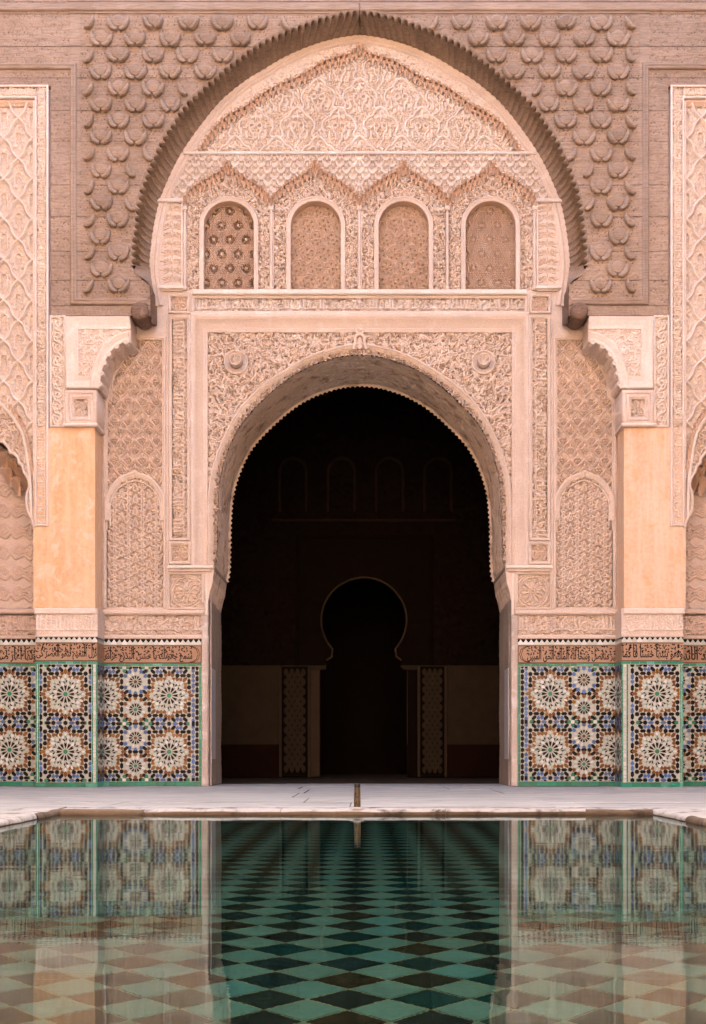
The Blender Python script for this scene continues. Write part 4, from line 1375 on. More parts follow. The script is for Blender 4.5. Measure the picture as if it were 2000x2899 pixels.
# ================================================================== plain wall face behind the carving, upper wall, roof mass
def wall_mask(U, V):
    m = ~inpoly(U, V, [tuple(p) for p in AOF] + [(1464, 2300), (574, 2300)])
    m &= (inpoly(U, V, [tuple(p) for p in TBF]) | (V > 820))
    for (r, mk_) in HOLES:
        ins = (U > r[0] + 1) & (U < r[2] - 1) & (V > r[1] + 1) & (V < r[3] - 1)
        if mk_ is not None: ins &= mk_(U, V)
        m &= ~ins
    return m
fw = thing('facade_wall', 1019, 2226, .1, 'plain pink plaster face between the carved panels round the doorway', 'wall')
relief('wall_face', fw, (286, 100, 1752, 1806), .003, None, MS, 3.2, mask=wall_mask, smooth=False)
opening = [(590.5, 2300), (590.5, 1604)] + [tuple(p) for p in LIF[2:-2:2]] + [(1447.5, 1604), (1447.5, 2300)]
relief('wall_core', fw, (-120, -80, 2160, 2226), .195, None, MS, 14, mask=lambda U, V: ~inpoly(U, V, [tuple(p) for p in AOF] + [(1448, 2300), (590, 2300)]), smooth=False)
relief('wall_core', fw, (286, 1800, 1752, 2226), .03, None, MROUGH, 8, mask=lambda U, V: ~((U > 589) & (U < 1449)), smooth=False)
upper_z = WZ(P(0, -68, YW)[1])
box_w('upper_wall', fw, WX(-900), WX(2940), YW + .02, .5, upper_z, 12.0, MS)
box_w('upper_side_wall', fw, WX(-900), WX(P(-88, 0, YP)[0]), YP + .02, .5, 0, upper_z, MS)
box_w('upper_side_wall', fw, 2 * X0 - WX(P(-88, 0, YP)[0]), WX(2940), YP + .02, .5, 0, upper_z, MS)

# ================================================================== glazed tile dados
def ngon(n, r, a0=0, sx=1, sy=1): return [(r * sx * cos(a0 + 2 * pi * i / n), r * sy * sin(a0 + 2 * pi * i / n)) for i in range(n)]
def star(n, r1, r2, a0=0): return [((r1 if i % 2 == 0 else r2) * cos(a0 + pi * i / n), (r1 if i % 2 == 0 else r2) * sin(a0 + pi * i / n)) for i in range(2 * n)]
SH = dict(
    star8=star(8, 6.6, 5.0),
    hexa=[(-8.6, 0), (-4.6, -4.3), (4.6, -4.3), (8.6, 0), (4.6, 4.3), (-4.6, 4.3)],
    leafhex=[(-8.2, 0), (-4.0, -4.2), (3.2, -4.2), (8.0, -.6), (8.0, .6), (3.2, 4.2), (-4.0, 4.2)],
    drop=[(-4.6, -3.2), (-.5, -4.6), (5.4, 0), (-.5, 4.6), (-4.6, 3.2)],
    kite=[(-5.6, 0), (-1.8, -4.2), (4.4, -3.6), (3.2, 0), (4.4, 3.6), (-1.8, 4.2)],
    ringkite=[(-6.4, 0), (-2.2, -5.2), (4.6, -5.0), (6.6, -1.6), (4.0, 0), (6.6, 1.6), (4.6, 5.0), (-2.2, 5.2)],
    hub=ngon(10, 6.3), hubs=ngon(10, 4.9),
    dart=[(-8.2, 0), (1.2, -2.9), (8.6, -3.6), (6.0, 0), (8.6, 3.6), (1.2, 2.9)],
    darts=[(-6.2, 0), (.8, -2.3), (6.4, -2.8), (4.6, 0), (6.4, 2.8), (.8, 2.3)],
    shield=[(-5.0, -1.4), (-1.2, -3.9), (3.6, -2.9), (5.2, 0), (3.6, 2.9), (-1.2, 3.9), (-5.0, 1.4)],
    petal=[(-5.2, 0), (-1.0, -3.1), (4.6, -2.4), (6.4, 0), (4.6, 2.4), (-1.0, 3.1)],
    thorn=[(-5.2, -.8), (1.0, -2.3), (4.8, -.4), (1.6, .4), (2.6, 2.6), (-1.6, 1.0)],
    bow=[(-3.2, -2.8), (0, -.9), (3.2, -2.8), (2.0, 0), (3.2, 2.8), (0, .9), (-3.2, 2.8), (-2.0, 0)],
    cross=[(-5, -1.6), (-1.6, -1.6), (-1.6, -5), (1.6, -5), (1.6, -1.6), (5, -1.6), (5, 1.6), (1.6, 1.6), (1.6, 5), (-1.6, 5), (-1.6, 1.6), (-5, 1.6)],
)
PX_, PY_ = 190.8, 159.2
def cell_pieces():
    L = []
    z = 1 / 4.56
    def add(sh, c, x, y, a=0.0): L.append((sh, c, x, y, a))
    # large star
    add('hub', 'green', 0, 0)
    for i in range(12):
        a = i * pi / 6
        add('dart', 'black', 16.6 * cos(a), 16.6 * sin(a), a)
        b = a + pi / 12
        add('shield', 'white', 28.4 * cos(b), 28.4 * sin(b), b)
        add('thorn', 'black', 35.5 * cos(a + .08), 35.5 * sin(a + .08), a + .3)
        add('thorn', 'black', 33.0 * cos(a - .12), 33.0 * sin(a - .12), a - .7)
    for i in range(16):
        a = i * pi / 8
        r = 48.5 if i % 2 == 0 else 46.5
        add('petal', 'white', r * cos(a), r * sin(a), a)
    for i in range(8):
        a = i * pi / 4
        add('bow', 'green', 41.2 * cos(a), 41.2 * sin(a), a)
        for q in (-1, 1):
            add('shield', 'white', 41.0 * cos(a + q * .19), 41.0 * sin(a + q * .19), a + q * .6)
    for q in range(4):
        ca, sa = round(cos(q * pi / 2)), round(sin(q * pi / 2))
        rot = lambda x, y: (x * ca - y * sa, x * sa + y * ca)
        # brown ring, one side (towards +x), coordinates from the wall
        for (sh, x, y, a) in (('leafhex', 62.5, 0, 0), ('drop', 58, 10.2, 1.0), ('drop', 58, -10.2, -1.0), ('kite', 46.5, 22.6, .35), ('kite', 46.5, -22.6, -.35), ('drop', 46.8, 33, .5), ('drop', 46.8, -33, -.5),
                              ('leafhex', 45.2, 44.6, .785), ('kite', 46.5, 13, .2), ('kite', 46.5, -13, -.2)):
            X, Y = rot(x, y); add(sh, 'brown', X, Y, a + q * pi / 2)
        for (sh, x, y, a) in (('star8', 56.4, 55.6, 0), ('star8', 56.4, 23.3, 0), ('star8', 56.4, -23.3, 0), ('hexa', 56.4, 39.4, pi / 2), ('hexa', 56.4, -39.4, pi / 2)):
            X, Y = rot(x, y); add(sh, 'black', X, Y, a + q * pi / 2)
    # small stars, two tones of ring
    for sx in (-1, 1):
        for k, (yy, col, hub) in enumerate(((-39.2, 'blue', 'brown'), (39.9, 'brown', 'green'))):
            cx, cy = sx * 95.4, yy
            if sx > 0: continue
            add('hubs', hub, cx, cy)
            for i in range(12):
                a = i * pi / 6
                add('darts', 'black', cx + 12.2 * cos(a), cy + 12.2 * sin(a), a)
                b = a + pi / 12
                add('petal', 'white', cx + 22.6 * cos(b), cy + 22.6 * sin(b), b)
                if i % 3 != 0 or True:
                    r = 32.5
                    if abs(cos(a)) > .95: continue
                    add('ringkite', col, cx + r * cos(a), cy + r * sin(a), a)
    # field between
    for sy in (-1, 1):
        for sx in (-1, 1):
            add('hexa', 'black', sx * 69.0, sy * 9.9, sx * sy * .72)
            add('hexa', 'black', sx * 69.0, sy * 68.0, -sx * sy * .72)
            add('hexa', 'black', sx * 45.8, sy * 68.0, sx * sy * .72)
            add('hexa', 'black', sx * 12.1, sy * 68.0, sx * sy * .8)
            add('drop', 'blue', sx * 33.3, sy * 67.0, -sy * pi / 2)
            add('drop', 'blue', sx * 23.5, sy * 68.0, sy * pi / 2)
        for sx in (-1, 1):
            pass
    for sx in (-1, 1):
        add('star8', 'black', sx * 80.0, 0); add('star8', 'black', sx * 33.3, 79.6); add('star8', 'black', sx * 66.9, 79.6) if False else None
        add('star8', 'black', sx * 79.9, 79.6)
        add('leafhex', 'blue', sx * 17.5, 79.6, 0 if sx > 0 else pi)
        add('hexa', 'black', sx * 44.6 + sx * 2, 79.6, 0) if False else add('leafhex', 'black', sx * 40.0 + sx * 8, 79.6, 0)
        for (x, y, a) in ((55.6 - 8.2, 0, 0),) if False else ():
            pass
        for (dx, dy, a) in ((13.0, 0, 0), (-13.0, 0, pi), (0, 13.0, pi / 2), (0, -13.0, -pi / 2)):
            add('drop', 'green', sx * 63.6 + dx * .82, 79.6 + dy * .82, a)
        add('hubs', 'white', sx * 63.6, 79.6)
    add('hexa', 'black', -95.4, 0, 0); add('hexa', 'black', -95.4, 79.6, 0); add('star8', 'black', 0, 79.6)
    return L
for _k, _s in (('drop', 1.18), ('kite', 1.18), ('leafhex', 1.08), ('shield', 1.12), ('dart', 1.05), ('hexa', 1.06), ('star8', 1.08), ('thorn', 1.15)):
    SH[_k] = [(x * _s, y * _s) for x, y in SH[_k]]
CELL = cell_pieces()

def clip_poly(p, u0, v0, u1, v1):
    for ax, lim, sg in ((0, u0, 1), (0, u1, -1), (1, v0, 1), (1, v1, -1)):
        o = []
        for i in range(len(p)):
            a, b = p[i - 1], p[i]
            da, db = sg * (a[ax] - lim), sg * (b[ax] - lim)
            if (da >= 0) != (db >= 0):
                t = da / (da - db); o.append(tuple(a[c] + t * (b[c] - a[c]) for c in (0, 1)))
            if db >= 0: o.append(b)
        p = o
        if len(p) < 3: return []
    return p

def area2(p): return abs(sum(p[i - 1][0] * p[i][1] - p[i][0] * p[i - 1][1] for i in range(len(p)))) / 2

PIECE_ME = {}
def piece_geo(poly, th=.0032, bev=.0012):
    """little glazed piece: local x right, z up, front towards -y, arrised edge"""
    n = len(poly)
    cx = sum(p[0] for p in poly) / n; cy = sum(p[1] for p in poly) / n
    r = max(math.hypot(x - cx, y - cy) for x, y in poly)
    k = max(.6, 1 - bev * S / max(r, 1))
    V = [(x / S, 0, -y / S) for x, y in poly] + [(x / S, -th * .75, -y / S) for x, y in poly] + [((cx + (x - cx) * k) / S, -th, -(cy + (y - cy) * k) / S) for x, y in poly]
    Fc = [tuple(range(2 * n, 3 * n))]
    for a in (0, n):
        Fc += [(a + i, a + (i + 1) % n, a + n + (i + 1) % n, a + n + i) for i in range(n)]
    return V, Fc

class Tiles:
    """collects tile pieces of one thing; the largest 300 become parts, the rest one joined part"""
    def __init__(s, parent): s.parent = parent; s.items = []
    def add(s, poly, u, v, ang, mat, frame, key=None): s.items.append((area2(poly), poly, u, v, ang, mat, frame, key))
    def build(s, name='tile', limit=300, rest='small_tiles'):
        it = sorted(s.items, key=lambda q: -q[0])
        base = abs_loc(s.parent)
        rng = random.Random(len(it))
        for (ar, poly, u, v, ang, mat, fr, key) in it[:limit]:
            if key is not None and fr[1] == 0:
                me = PIECE_ME.get((key, mat))
                if me is None:
                    V, Fc = piece_geo(poly); me = PIECE_ME[(key, mat)] = raw_mesh('tile', V, Fc, G[mat])
                o = link(name, me, s.parent, fr[0](u, v) - base + (Vector((0, -rng.uniform(0, .0014), 0)) if fr[1] == 0 else Vector((fr[1] * rng.uniform(0, .0014), 0, 0))))
                o.rotation_euler = (0, ang, 0)
            else:
                V, Fc = piece_geo([(x * cos(ang) - y * sin(ang), x * sin(ang) + y * cos(ang)) for x, y in poly])
                if fr[1]: V = [(-y, fr[1] * x, z) if fr[1] > 0 else (y, -x, z) for x, y, z in V]
                me = raw_mesh('tile', V, Fc, G[mat]); o = link(name, me, s.parent, fr[0](u, v) - base)
        if len(it) > limit:
            V, Fc, mi = [], [], []
            mats = sorted({q[5] for q in it[limit:]})
            for (ar, poly, u, v, ang, mat, fr, key) in it[limit:]:
                pv, pf = piece_geo([(x * cos(ang) - y * sin(ang), x * sin(ang) + y * cos(ang)) for x, y in poly])
                if fr[1]: pv = [(-y, fr[1] * x, z) if fr[1] > 0 else (y, -x, z) for x, y, z in pv]
                b = len(V); c = fr[0](u, v) - base + (Vector((0, -rng.uniform(0, .0014), 0)) if fr[1] == 0 else Vector((fr[1] * rng.uniform(0, .0014), 0, 0)))
                V += [(x + c[0], y + c[1], z + c[2]) for x, y, z in pv]
                Fc += [tuple(b + i for i in f) for f in pf]; mi += [mats.index(mat)] * len(pf)
            link(rest, raw_mesh(rest, V, Fc, [G[m] for m in mats], False, mi), s.parent, None, 'stuff')

def front(Y): return (lambda u, v: Vector(W(u, v, Y)), 0)
def edge_columns(T, cols, cy, v0, v1, frame, u0, u1):
    """straight columns of pieces that close the pattern at a panel edge"""
    for (u, kind) in cols:
        for j in range(-2, 4):
            for (y, sh, c) in (((0, 'star8', 'black'), (16, 'hexa', 'black'), (-16, 'hexa', 'black'), (32, 'drop', 'blue'), (-32, 'drop', 'blue'), (47, 'leafhex', 'blue'), (-47, 'leafhex', 'blue'), (63, 'hexa', 'black'), (-63, 'hexa', 'black'), (79.6, 'star8', 'black')) if kind == 'pier' else
                               ((12, 'drop', 'blue'), (-12, 'drop', 'blue'), (27, 'leafhex', 'blue'), (-27, 'leafhex', 'blue'), (41, 'drop', 'blue'), (-41, 'drop', 'blue'), (55, 'leafhex', 'blue'), (-55, 'leafhex', 'blue'), (69, 'drop', 'blue'), (-69, 'drop', 'blue'), (79.6, 'hexa', 'black')) if kind == 'blue' else
                               tuple((q * 15.92 * 2, 'star8', 'black') for q in range(-2, 3)) + tuple((q * 31.84 + 15.92, 'hexa', 'black') for q in range(-3, 2))):
                v = cy + j * PY_ + y
                a = pi / 2 if y <= 0 else -pi / 2
                p = SH[sh]; ca, sa = cos(a), sin(a)
                q = [(px * ca - py * sa + u, px * sa + py * ca + v) for px, py in p]
                cl = clip_poly(q, u0, v0, u1, v1)
                if not cl or area2(cl) < 8: continue
                if abs(area2(cl) - area2(p)) < .01: T.add(p, u, v, a, c, frame, sh)
                else:
                    mx = sum(t[0] for t in cl) / len(cl); my = sum(t[1] for t in cl) / len(cl)
                    T.add([(t[0] - mx, t[1] - my) for t in cl], mx, my, 0, c, frame)

def fill_pattern(T, u0, v0, u1, v1, cx, cy, frame, lim=None):
    i0, i1 = int((u0 - cx) // PX_) - 1, int((u1 - cx) // PX_) + 2
    j0, j1 = int((v0 - cy) // PY_) - 1, int((v1 - cy) // PY_) + 2
    rr = random.Random(int(u0))
    for i in range(i0, i1 + 1):
        for j in range(j0, j1 + 1):
            for (sh, c, x, y, a) in CELL:
                u, v = cx + i * PX_ + x, cy + j * PY_ + y
                p = SH[sh]
                if lim and not (lim[0] < u < lim[1]): continue
                if u < u0 - 12 or u > u1 + 12 or v < v0 - 12 or v > v1 + 12: continue
                ca, sa = cos(a), sin(a)
                q = [(px * ca - py * sa + u, px * sa + py * ca + v) for px, py in p]
                cl = clip_poly(q, u0, v0, u1, v1)
                if not cl or area2(cl) < 6: continue
                if abs(area2(cl) - area2(p)) < .01: T.add(p, u, v, a, c, frame, sh)
                else:
                    mx = sum(t[0] for t in cl) / len(cl); my = sum(t[1] for t in cl) / len(cl)
                    T.add([(t[0] - mx, t[1] - my) for t in cl], mx, my, 0, c, frame)

PF = {}
for c_ in range(0xFE70, 0xFF00):
    d_ = unicodedata.decomposition(chr(c_)).split()
    if len(d_) == 2: PF.setdefault(chr(int(d_[1], 16)), {})[d_[0]] = chr(c_)
def shape_ar(s):
    out = []
    dual = lambda ch: ch in PF and '<initial>' in PF[ch]
    for i, ch in enumerate(s):
        if ch not in PF: out.append(ch); continue
        p = i > 0 and dual(s[i - 1]); n = i + 1 < len(s) and s[i + 1] in PF and dual(ch)
        k = '<medial>' if p and n else '<final>' if p else '<initial>' if n else '<isolated>'
        out.append(PF[ch].get(k, PF[ch].get('<isolated>', ch)))
    return ''.join(reversed(out))

def lettering(parent, text, u0, u1, v0, v1, Y, seed, cartouche=0, frame=None):
    """black tile script on the terracotta band: low letters on the baseline, stems stretched to the top, leaves above"""
    cu = bpy.data.curves.new('lettering', 'FONT'); cu.body = shape_ar(text); cu.size = 1.0; cu.resolution_u = 2; cu.offset = .026
    to = bpy.data.objects.new('lettering', cu); COL.objects.link(to)
    dg = bpy.context.evaluated_depsgraph_get(); dg.update()
    me = bpy.data.meshes.new_from_object(to.evaluated_get(dg))
    bpy.data.objects.remove(to)
    n = len(me.vertices)
    co = np.zeros(n * 3, np.float32); me.vertices.foreach_get('co', co); co = co.reshape(-1, 3)
    x0, x1 = co[:, 0].min(), co[:, 0].max(); y0, y1 = co[:, 1].min(), co[:, 1].max()
    H = v1 - v0; ins = 26
    a0 = u0 + (ins if cartouche < 0 else 2); a1 = u1 - (ins if cartouche > 0 else 2)
    U = a0 + (co[:, 0] - x0) / (x1 - x0) * (a1 - a0)
    xh = .42
    y = co[:, 1]
    Vv = np.where(y < xh, v1 - 2 - (y - y0) / (xh - y0) * H * .40, v1 - 2 - H * .40 - (y - xh) / max(y1 - xh, .01) * H * .52)
    base = np.array(abs_loc(parent))
    P3 = np.stack([WX(U), np.full(n, Y), WZ(Vv)], 1) - base
    fcs = [tuple(f.vertices) for f in me.polygons]
    bpy.data.meshes.remove(me)
    link('lettering', raw_mesh('lettering', P3, fcs, G['ink']), parent)
    R = random.Random(seed)
    V, Fc = [], []
    def poly(pts):
        b = len(V); V.extend([W(u, v, Y - .0006) for u, v in pts]); Fc.append(tuple(range(b, b + len(pts))))
    def ribbon2(pts, w):
        pts = np.asarray(pts, float); nn = normals(pts) * w / 2
        for i in range(len(pts) - 1):
            poly([tuple(pts[i] + nn[i]), tuple(pts[i + 1] + nn[i + 1]), tuple(pts[i + 1] - nn[i + 1]), tuple(pts[i] - nn[i])])
    k = int((a1 - a0) / 8.2)
    for i in range(k):
        for row in range(3):
            if R.random() < .08: continue
            u = a0 + (i + R.uniform(.1, .9)) * (a1 - a0) / k; v = v0 + H * (.10 + .19 * row + R.uniform(-.05, .08))
            a = R.uniform(0, 6.28); L = R.uniform(3.0, 5.0); sg = R.choice((-1, 1))
            p = []
            for q in range(9):
                s_ = q / 8; th = a + sg * 1.5 * s_
                p.append((u + L * (s_ - .5) * 2 * cos(th), v + L * (s_ - .5) * 2 * sin(th)))
            w = [.4, 1.2, 2.0, 2.5, 2.4, 1.8, 1.3, 1.7, .8]
            p = np.array(p); nn = normals(p) * (np.array(w) * .66)[:, None]
            for q in range(8): poly([tuple(p[q] + nn[q]), tuple(p[q + 1] + nn[q + 1]), tuple(p[q + 1] - nn[q + 1]), tuple(p[q] - nn[q])])
    # outlines
    for vv in (v0 + .5, v1 - .5): ribbon2([(u0, vv), (u1, vv)], 1.2)
    if cartouche:
        e = u1 if cartouche > 0 else u0
        g = -cartouche
        ribbon2([(e + g * .8, v0), (e + g * .8, v1)], 1.4)
        m = (v0 + v1) / 2
        for off in (3, 8):
            pts = [(e + g * (26 + off), v0 + 1)]
            for q in range(5):
                th = -pi / 2 + pi * (q + .5) / 5
                for dd in (-.26, 0, .26):
                    r = 1.0 + (.10 if dd == 0 else 0)
                    pts.append((e + g * (off + 24 - 21 * r * cos(th + dd)), m + (H / 2 - 2.5) * sin(th + dd) * min(1.0, r)))
            pts.append((e + g * (26 + off), v1 - 1))
            ribbon2(pts, 1.5)
    mk('flourish', parent, V, Fc, G['ink'])

ME_MERLON = None
def dado(name, u0, u1, Y, label, text, cx, cy, seed, left_strip=None, right_strip=None, cart=0, ret=None, nlim=300):
    global ME_MERLON
    t = thing(name, (u0 + u1) / 2, 2226, Y, label, 'tile panel', 'glazed tile panels along the wall foot')
    R = random.Random(seed)
    bevel_box('tile_bed', t, u0, 1886, u1, 2213, Y, Y + .03, G['cream'], .3)
    # merlon band
    bevel_box('merlon_band', t, u0, 1809.5, u1, 1826, Y - .002, Y + .03, G['ink'], .3)
    if ME_MERLON is None:
        h = [(0, 16), (0, 9), (2.6, 8.5), (3.0, 5.8), (4.8, 5.2), (5.3, 3.2), (6.2, 2.2), (6.1, .9), (7.35, .2)]
        mp = h + [(14.7 - x, y) for x, y in h[-2::-1]]
        V, Fc = piece_geo([(x - 7.35, y - 8) for x, y in mp], .003, .0004); ME_MERLON = raw_mesh('merlon', V, Fc, G['white'])
    n = int(round((u1 - u0) / 14.7)); w = (u1 - u0) / n
    base = abs_loc(t)
    for i in range(n):
        o = link('merlon', ME_MERLON, t, Vector(W(u0 + (i + .5) * w, 1818, Y - .002)) - base); o.scale = (w / 14.7, 1, 1)
    # script band
    bevel_box('script_band', t, u0, 1826.5, u1, 1878, Y - .001, Y + .03, G['terra'], .3)
    lettering(t, text, u0, u1, 1828.5, 1877, Y - .003, seed, cart)
    # green edgings and foot tiles
    T = Tiles(t)
    f0, f1 = u0, u1
    def strip(kind, a, b):
        if kind == 'green':
            v = 1887
            while v < 2212:
                L = min(R.uniform(20, 34), 2212.6 - v)
                T2.append((a, v, b, v + L)); v += L
        else:
            v = 1887; k = 0; c = (a + b) / 2
            for (x0_, x1_) in ((a, a + 4.2), (b - 4.2, b)):
                vv = 1887
                while vv < 2212:
                    L = min(R.uniform(16, 26), 2212.6 - vv); T2.append((x0_, vv, x1_, vv + L)); vv += L
            while v < 2206:
                L = 14 if k % 2 else 8
                hw = 3.2
                p = [(-hw, -L / 2 + 2), (0, -L / 2), (hw, -L / 2 + 2), (hw, L / 2 - 2), (0, L / 2), (-hw, L / 2 - 2)]
                T3.append((p, c, v + L / 2)); v += L + .8; k += 1
    T2, T3 = [], []
    if left_strip: strip(left_strip[0], u0, u0 + left_strip[1]); f0 = u0 + left_strip[1] + .8
    if right_strip: strip(right_strip[0], u1 - right_strip[1], u1); f1 = u1 - right_strip[1] - .8
    u = u0
    while u < u1 - 1:
        L = min(R.uniform(17, 26), u1 - u)
        if u1 - u - L < 6: L = u1 - u
        T2.append((u, 1878.6, u + L, 1886.2)); u += L
    for (a, b, c, d) in T2:
        p = rectp(a + .35, b + .35, c - .35, d - .35); m = ((a + c) / 2, (b + d) / 2)
        V, Fc = piece_geo([(x - m[0], y - m[1]) for x, y in p], .0035, .0008)
        link('border_tile', raw_mesh('border_tile', V, Fc, G['basegreen'] if R.random() < .8 else G['green']), t, Vector(W(*m, Y)) - base)
    for (p, a, b) in T3:
        V, Fc = piece_geo(p, .0032, .0006); link('bead_tile', raw_mesh('bead_tile', V, Fc, G['white']), t, Vector(W(a, b, Y)) - base)
    u = u0
    while u < u1 - 1:
        L = min(R.uniform(22, 31), u1 - u)
        if u1 - u - L < 9: L = u1 - u
        V, Fc = piece_geo([(-L / 2 + .4, -6), (L / 2 - .4, -6), (L / 2 - .4, 6.2), (-L / 2 + .4, 6.2)], .007, .0018)
        o = link('base_tile', raw_mesh('base_tile', V, Fc, G['basegreen']), t, Vector(W(u + L / 2, 2219.6, Y - R.uniform(-.001, .002))) - base)
        o.rotation_euler = (R.uniform(-.02, .02), R.uniform(-.01, .01), 0); u += L
    bevel_box('foot_bed', t, u0, 2212, u1, 2226, Y + .001, Y + .03, MJOINT, .3)
    lim = None; ec = []
    if ret: lim = (cx - 63.5, cx + 63.5); ec = [(cx - 68.5, 'pier'), (cx + 68.5, 'pier')]
    elif cart > 0: lim = (-1e9, cx + 63.5); ec = [(cx + 68.3, 'blue'), (cx + 79.2, 'black')]
    elif cart < 0: lim = (cx - 63.5, 1e9); ec = [(cx - 68.3, 'blue'), (cx - 79.2, 'black')]
    fill_pattern(T, f0, 1887.5, f1, 2212, cx, cy, front(Y), lim)
    edge_columns(T, ec, cy, 1887.5, 2212, front(Y), f0, f1)
    if ret:                       # narrow return towards the wall, seen edge on
        ue, sg = ret
        x = WX(ue)
        L = (0 - Y) * S
        box_w('return_bed', t, x - .012 if sg > 0 else x, x if sg > 0 else x + .012, Y + .001, .0, WZ(2226), WZ(1886), G['cream'])
        box_w('return_bed', t, x - .012 if sg > 0 else x, x if sg > 0 else x + .012, Y + .001, .0, WZ(1878), WZ(1826), G['terra'])
        box_w('return_bed', t, x - .012 if sg > 0 else x, x if sg > 0 else x + .012, Y + .001, .0, WZ(1826), WZ(1809.5), G['white'])
        box_w('return_edging', t, x - .012 if sg > 0 else x - .003, x + .003 if sg > 0 else x + .012, Y + .001, .0, WZ(1886), WZ(1878), G['green'])
        box_w('return_edging', t, x - .012 if sg > 0 else x - .003, x + .003 if sg > 0 else x + .012, Y + .001, .0, WZ(2226), WZ(2213), G['basegreen'])
        fr = (lambda u, v: Vector((x, Y + u / S, WZ(v))), 1 if sg > 0 else -1)
        if sg > 0: fill_pattern(T, 1, 1887.5, L - 1, 2212, L / 2, cy, fr)
        else:
            fr = (lambda u, v: Vector((x, Y + u / S, WZ(v))), -1)
            fill_pattern(T, 1, 1887.5, L - 1, 2212, L / 2, cy, fr)
        V, Fc = [], []
        for k in range(int(L / 14.7)):       # dark merlon gaps on the return
            y_ = Y + (k + .5) * 14.7 / S
            V0 = len(V); V += [(x + sg * .002, y_ - .024, WZ(1810)), (x + sg * .002, y_ + .024, WZ(1810)), (x + sg * .002, y_, WZ(1823))]; Fc.append((V0, V0 + 1, V0 + 2))
        rr = random.Random(seed + 1)
        for k in range(46):
            y_ = Y + rr.uniform(.01, .36); z_ = WZ(rr.uniform(1832, 1872)); V0 = len(V)
            V += [(x + sg * .002, y_, z_), (x + sg * .002, y_ + rr.uniform(.006, .014), z_ + rr.uniform(-.01, .02)), (x + sg * .002, y_ + .004, z_ + rr.uniform(.012, .03))]; Fc.append((V0, V0 + 1, V0 + 2))
        mk('return_figures', t, V, Fc, G['ink'])
    T.build('tile', nlim)
    return t

uPL, uPR = fp(101, 0)[0], fp(276, 0)[0]
qPL, qPR = 2038 - uPR, 2038 - uPL
dado('tile_dado', uPL - 215, uPL + 2, -.006, 'glazed mosaic dado panel at the far left edge, half hidden behind the orange pier', 'مروتها اغار ضحى مروتها', 27.5, 1964 + 79.6 * 0, 11, None, None)
dado('tile_dado', uPL, uPR, YP, 'glazed mosaic dado on the foot of the orange left pier', 'نزل النعيم لنفو القصر كى', 1040 - 854.5 * .975, 1969.5, 12, ('chain', 10), ('chain', 16), 0, (uPR, 1))
dado('tile_dado', 286, 571, -.006, 'glazed mosaic dado between the orange left pier and the doorway', 'سمع جفونك يا حسن البديع غراس', 479.4, 1969.7, 13, None, ('green', 7), 1)
dado('tile_dado', 1467, 1752, -.006, 'glazed mosaic dado between the doorway and the peach right pier', 'غير منفصل وسخا لله الملك الحق المبين', 1558.5, 1964.3, 14, ('green', 7), None, -1)
dado('tile_dado', qPL, qPR, YP, 'glazed mosaic dado on the foot of the peach right pier', 'وقفو ينتها حسنا فا كما', 1860 - .025 * 820 + 1.5, 1968.5, 15, ('chain', 18), ('chain', 9), 0, (qPL, -1))
dado('tile_dado', qPR - 2, qPR + 215, -.006, 'glazed mosaic dado panel at the far right edge, half hidden behind the peach pier', 'الاصد الاوصد الانس', 2018, 1966, 16, None, None)

# ================================================================== prayer hall behind the opening
YB = 5.5
def bp(x, y): return P(x, y, YB)
hall = thing('hall_wall', bp(1031, 0)[0], bp(0, 2197)[1], YB, 'dim inner wall of the hall seen through the doorway, plaster below and dark carving above', 'wall')
HC = bp(1031, 1756); HR = 118 * (D + YB) / D
al = radians(32)
a_ = np.linspace(pi + al * 1.35, -al * 1.35, 49)
horse = np.stack([HC[0] + HR * np.cos(a_), HC[1] - HR * np.sin(a_)], 1)
neck = [bp(942, 1862), bp(926, 1872), bp(924, 1893), bp(908, 1897)]
neckr = [bp(2062 - 942, 1862), bp(2062 - 926, 1872), bp(2062 - 924, 1893), bp(2062 - 908, 1897)]
hole_poly = [bp(908, 2230)] + neck[::-1] + [tuple(p) for p in horse] + neckr + [bp(2062 - 908, 2230)]
vb = lambda y: bp(0, y)[1]
ub = lambda x: bp(x, 0)[0]
vfloor = 2226
def inner(name, rect, hf, mat, Y=YB, step=4, mask=None, par=hall):
    return relief(name, par, rect, Y, hf, mat, step, mask)
hm = lambda U, V: ~inpoly(U, V, hole_poly)
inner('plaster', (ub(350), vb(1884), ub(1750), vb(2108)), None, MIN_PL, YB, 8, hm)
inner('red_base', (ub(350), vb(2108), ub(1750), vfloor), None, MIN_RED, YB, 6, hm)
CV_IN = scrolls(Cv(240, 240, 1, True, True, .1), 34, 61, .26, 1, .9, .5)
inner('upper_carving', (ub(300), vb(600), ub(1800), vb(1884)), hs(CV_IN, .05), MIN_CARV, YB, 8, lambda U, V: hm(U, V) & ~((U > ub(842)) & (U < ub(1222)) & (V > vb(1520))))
ih = thing('inner_doorway', HC[0], vfloor, YB, 'dim keyhole shaped inner doorway with scalloped arch in the dark hall', 'doorway')
Rr = lambda U, V: np.hypot(U - HC[0], V - HC[1])
def vous(U, V):
    th = np.arctan2(U - HC[0], HC[1] - V); r = Rr(U, V) / HR
    lob = 1.55 + .10 * np.abs(np.cos(th * 8.5))
    return np.where(r < lob, -.02 + .03 * np.abs(np.cos(th * 8.5)), .0) - .02
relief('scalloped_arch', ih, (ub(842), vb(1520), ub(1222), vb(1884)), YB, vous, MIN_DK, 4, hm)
mould('arch_rim', ih, np.vstack([neck[1], neck[0], horse, neckr[0], neckr[1]]), [(0, -.02), (0, .03), (-3, .04), (-7, .03), (-8, -.01)], YB, MIN_RIM)
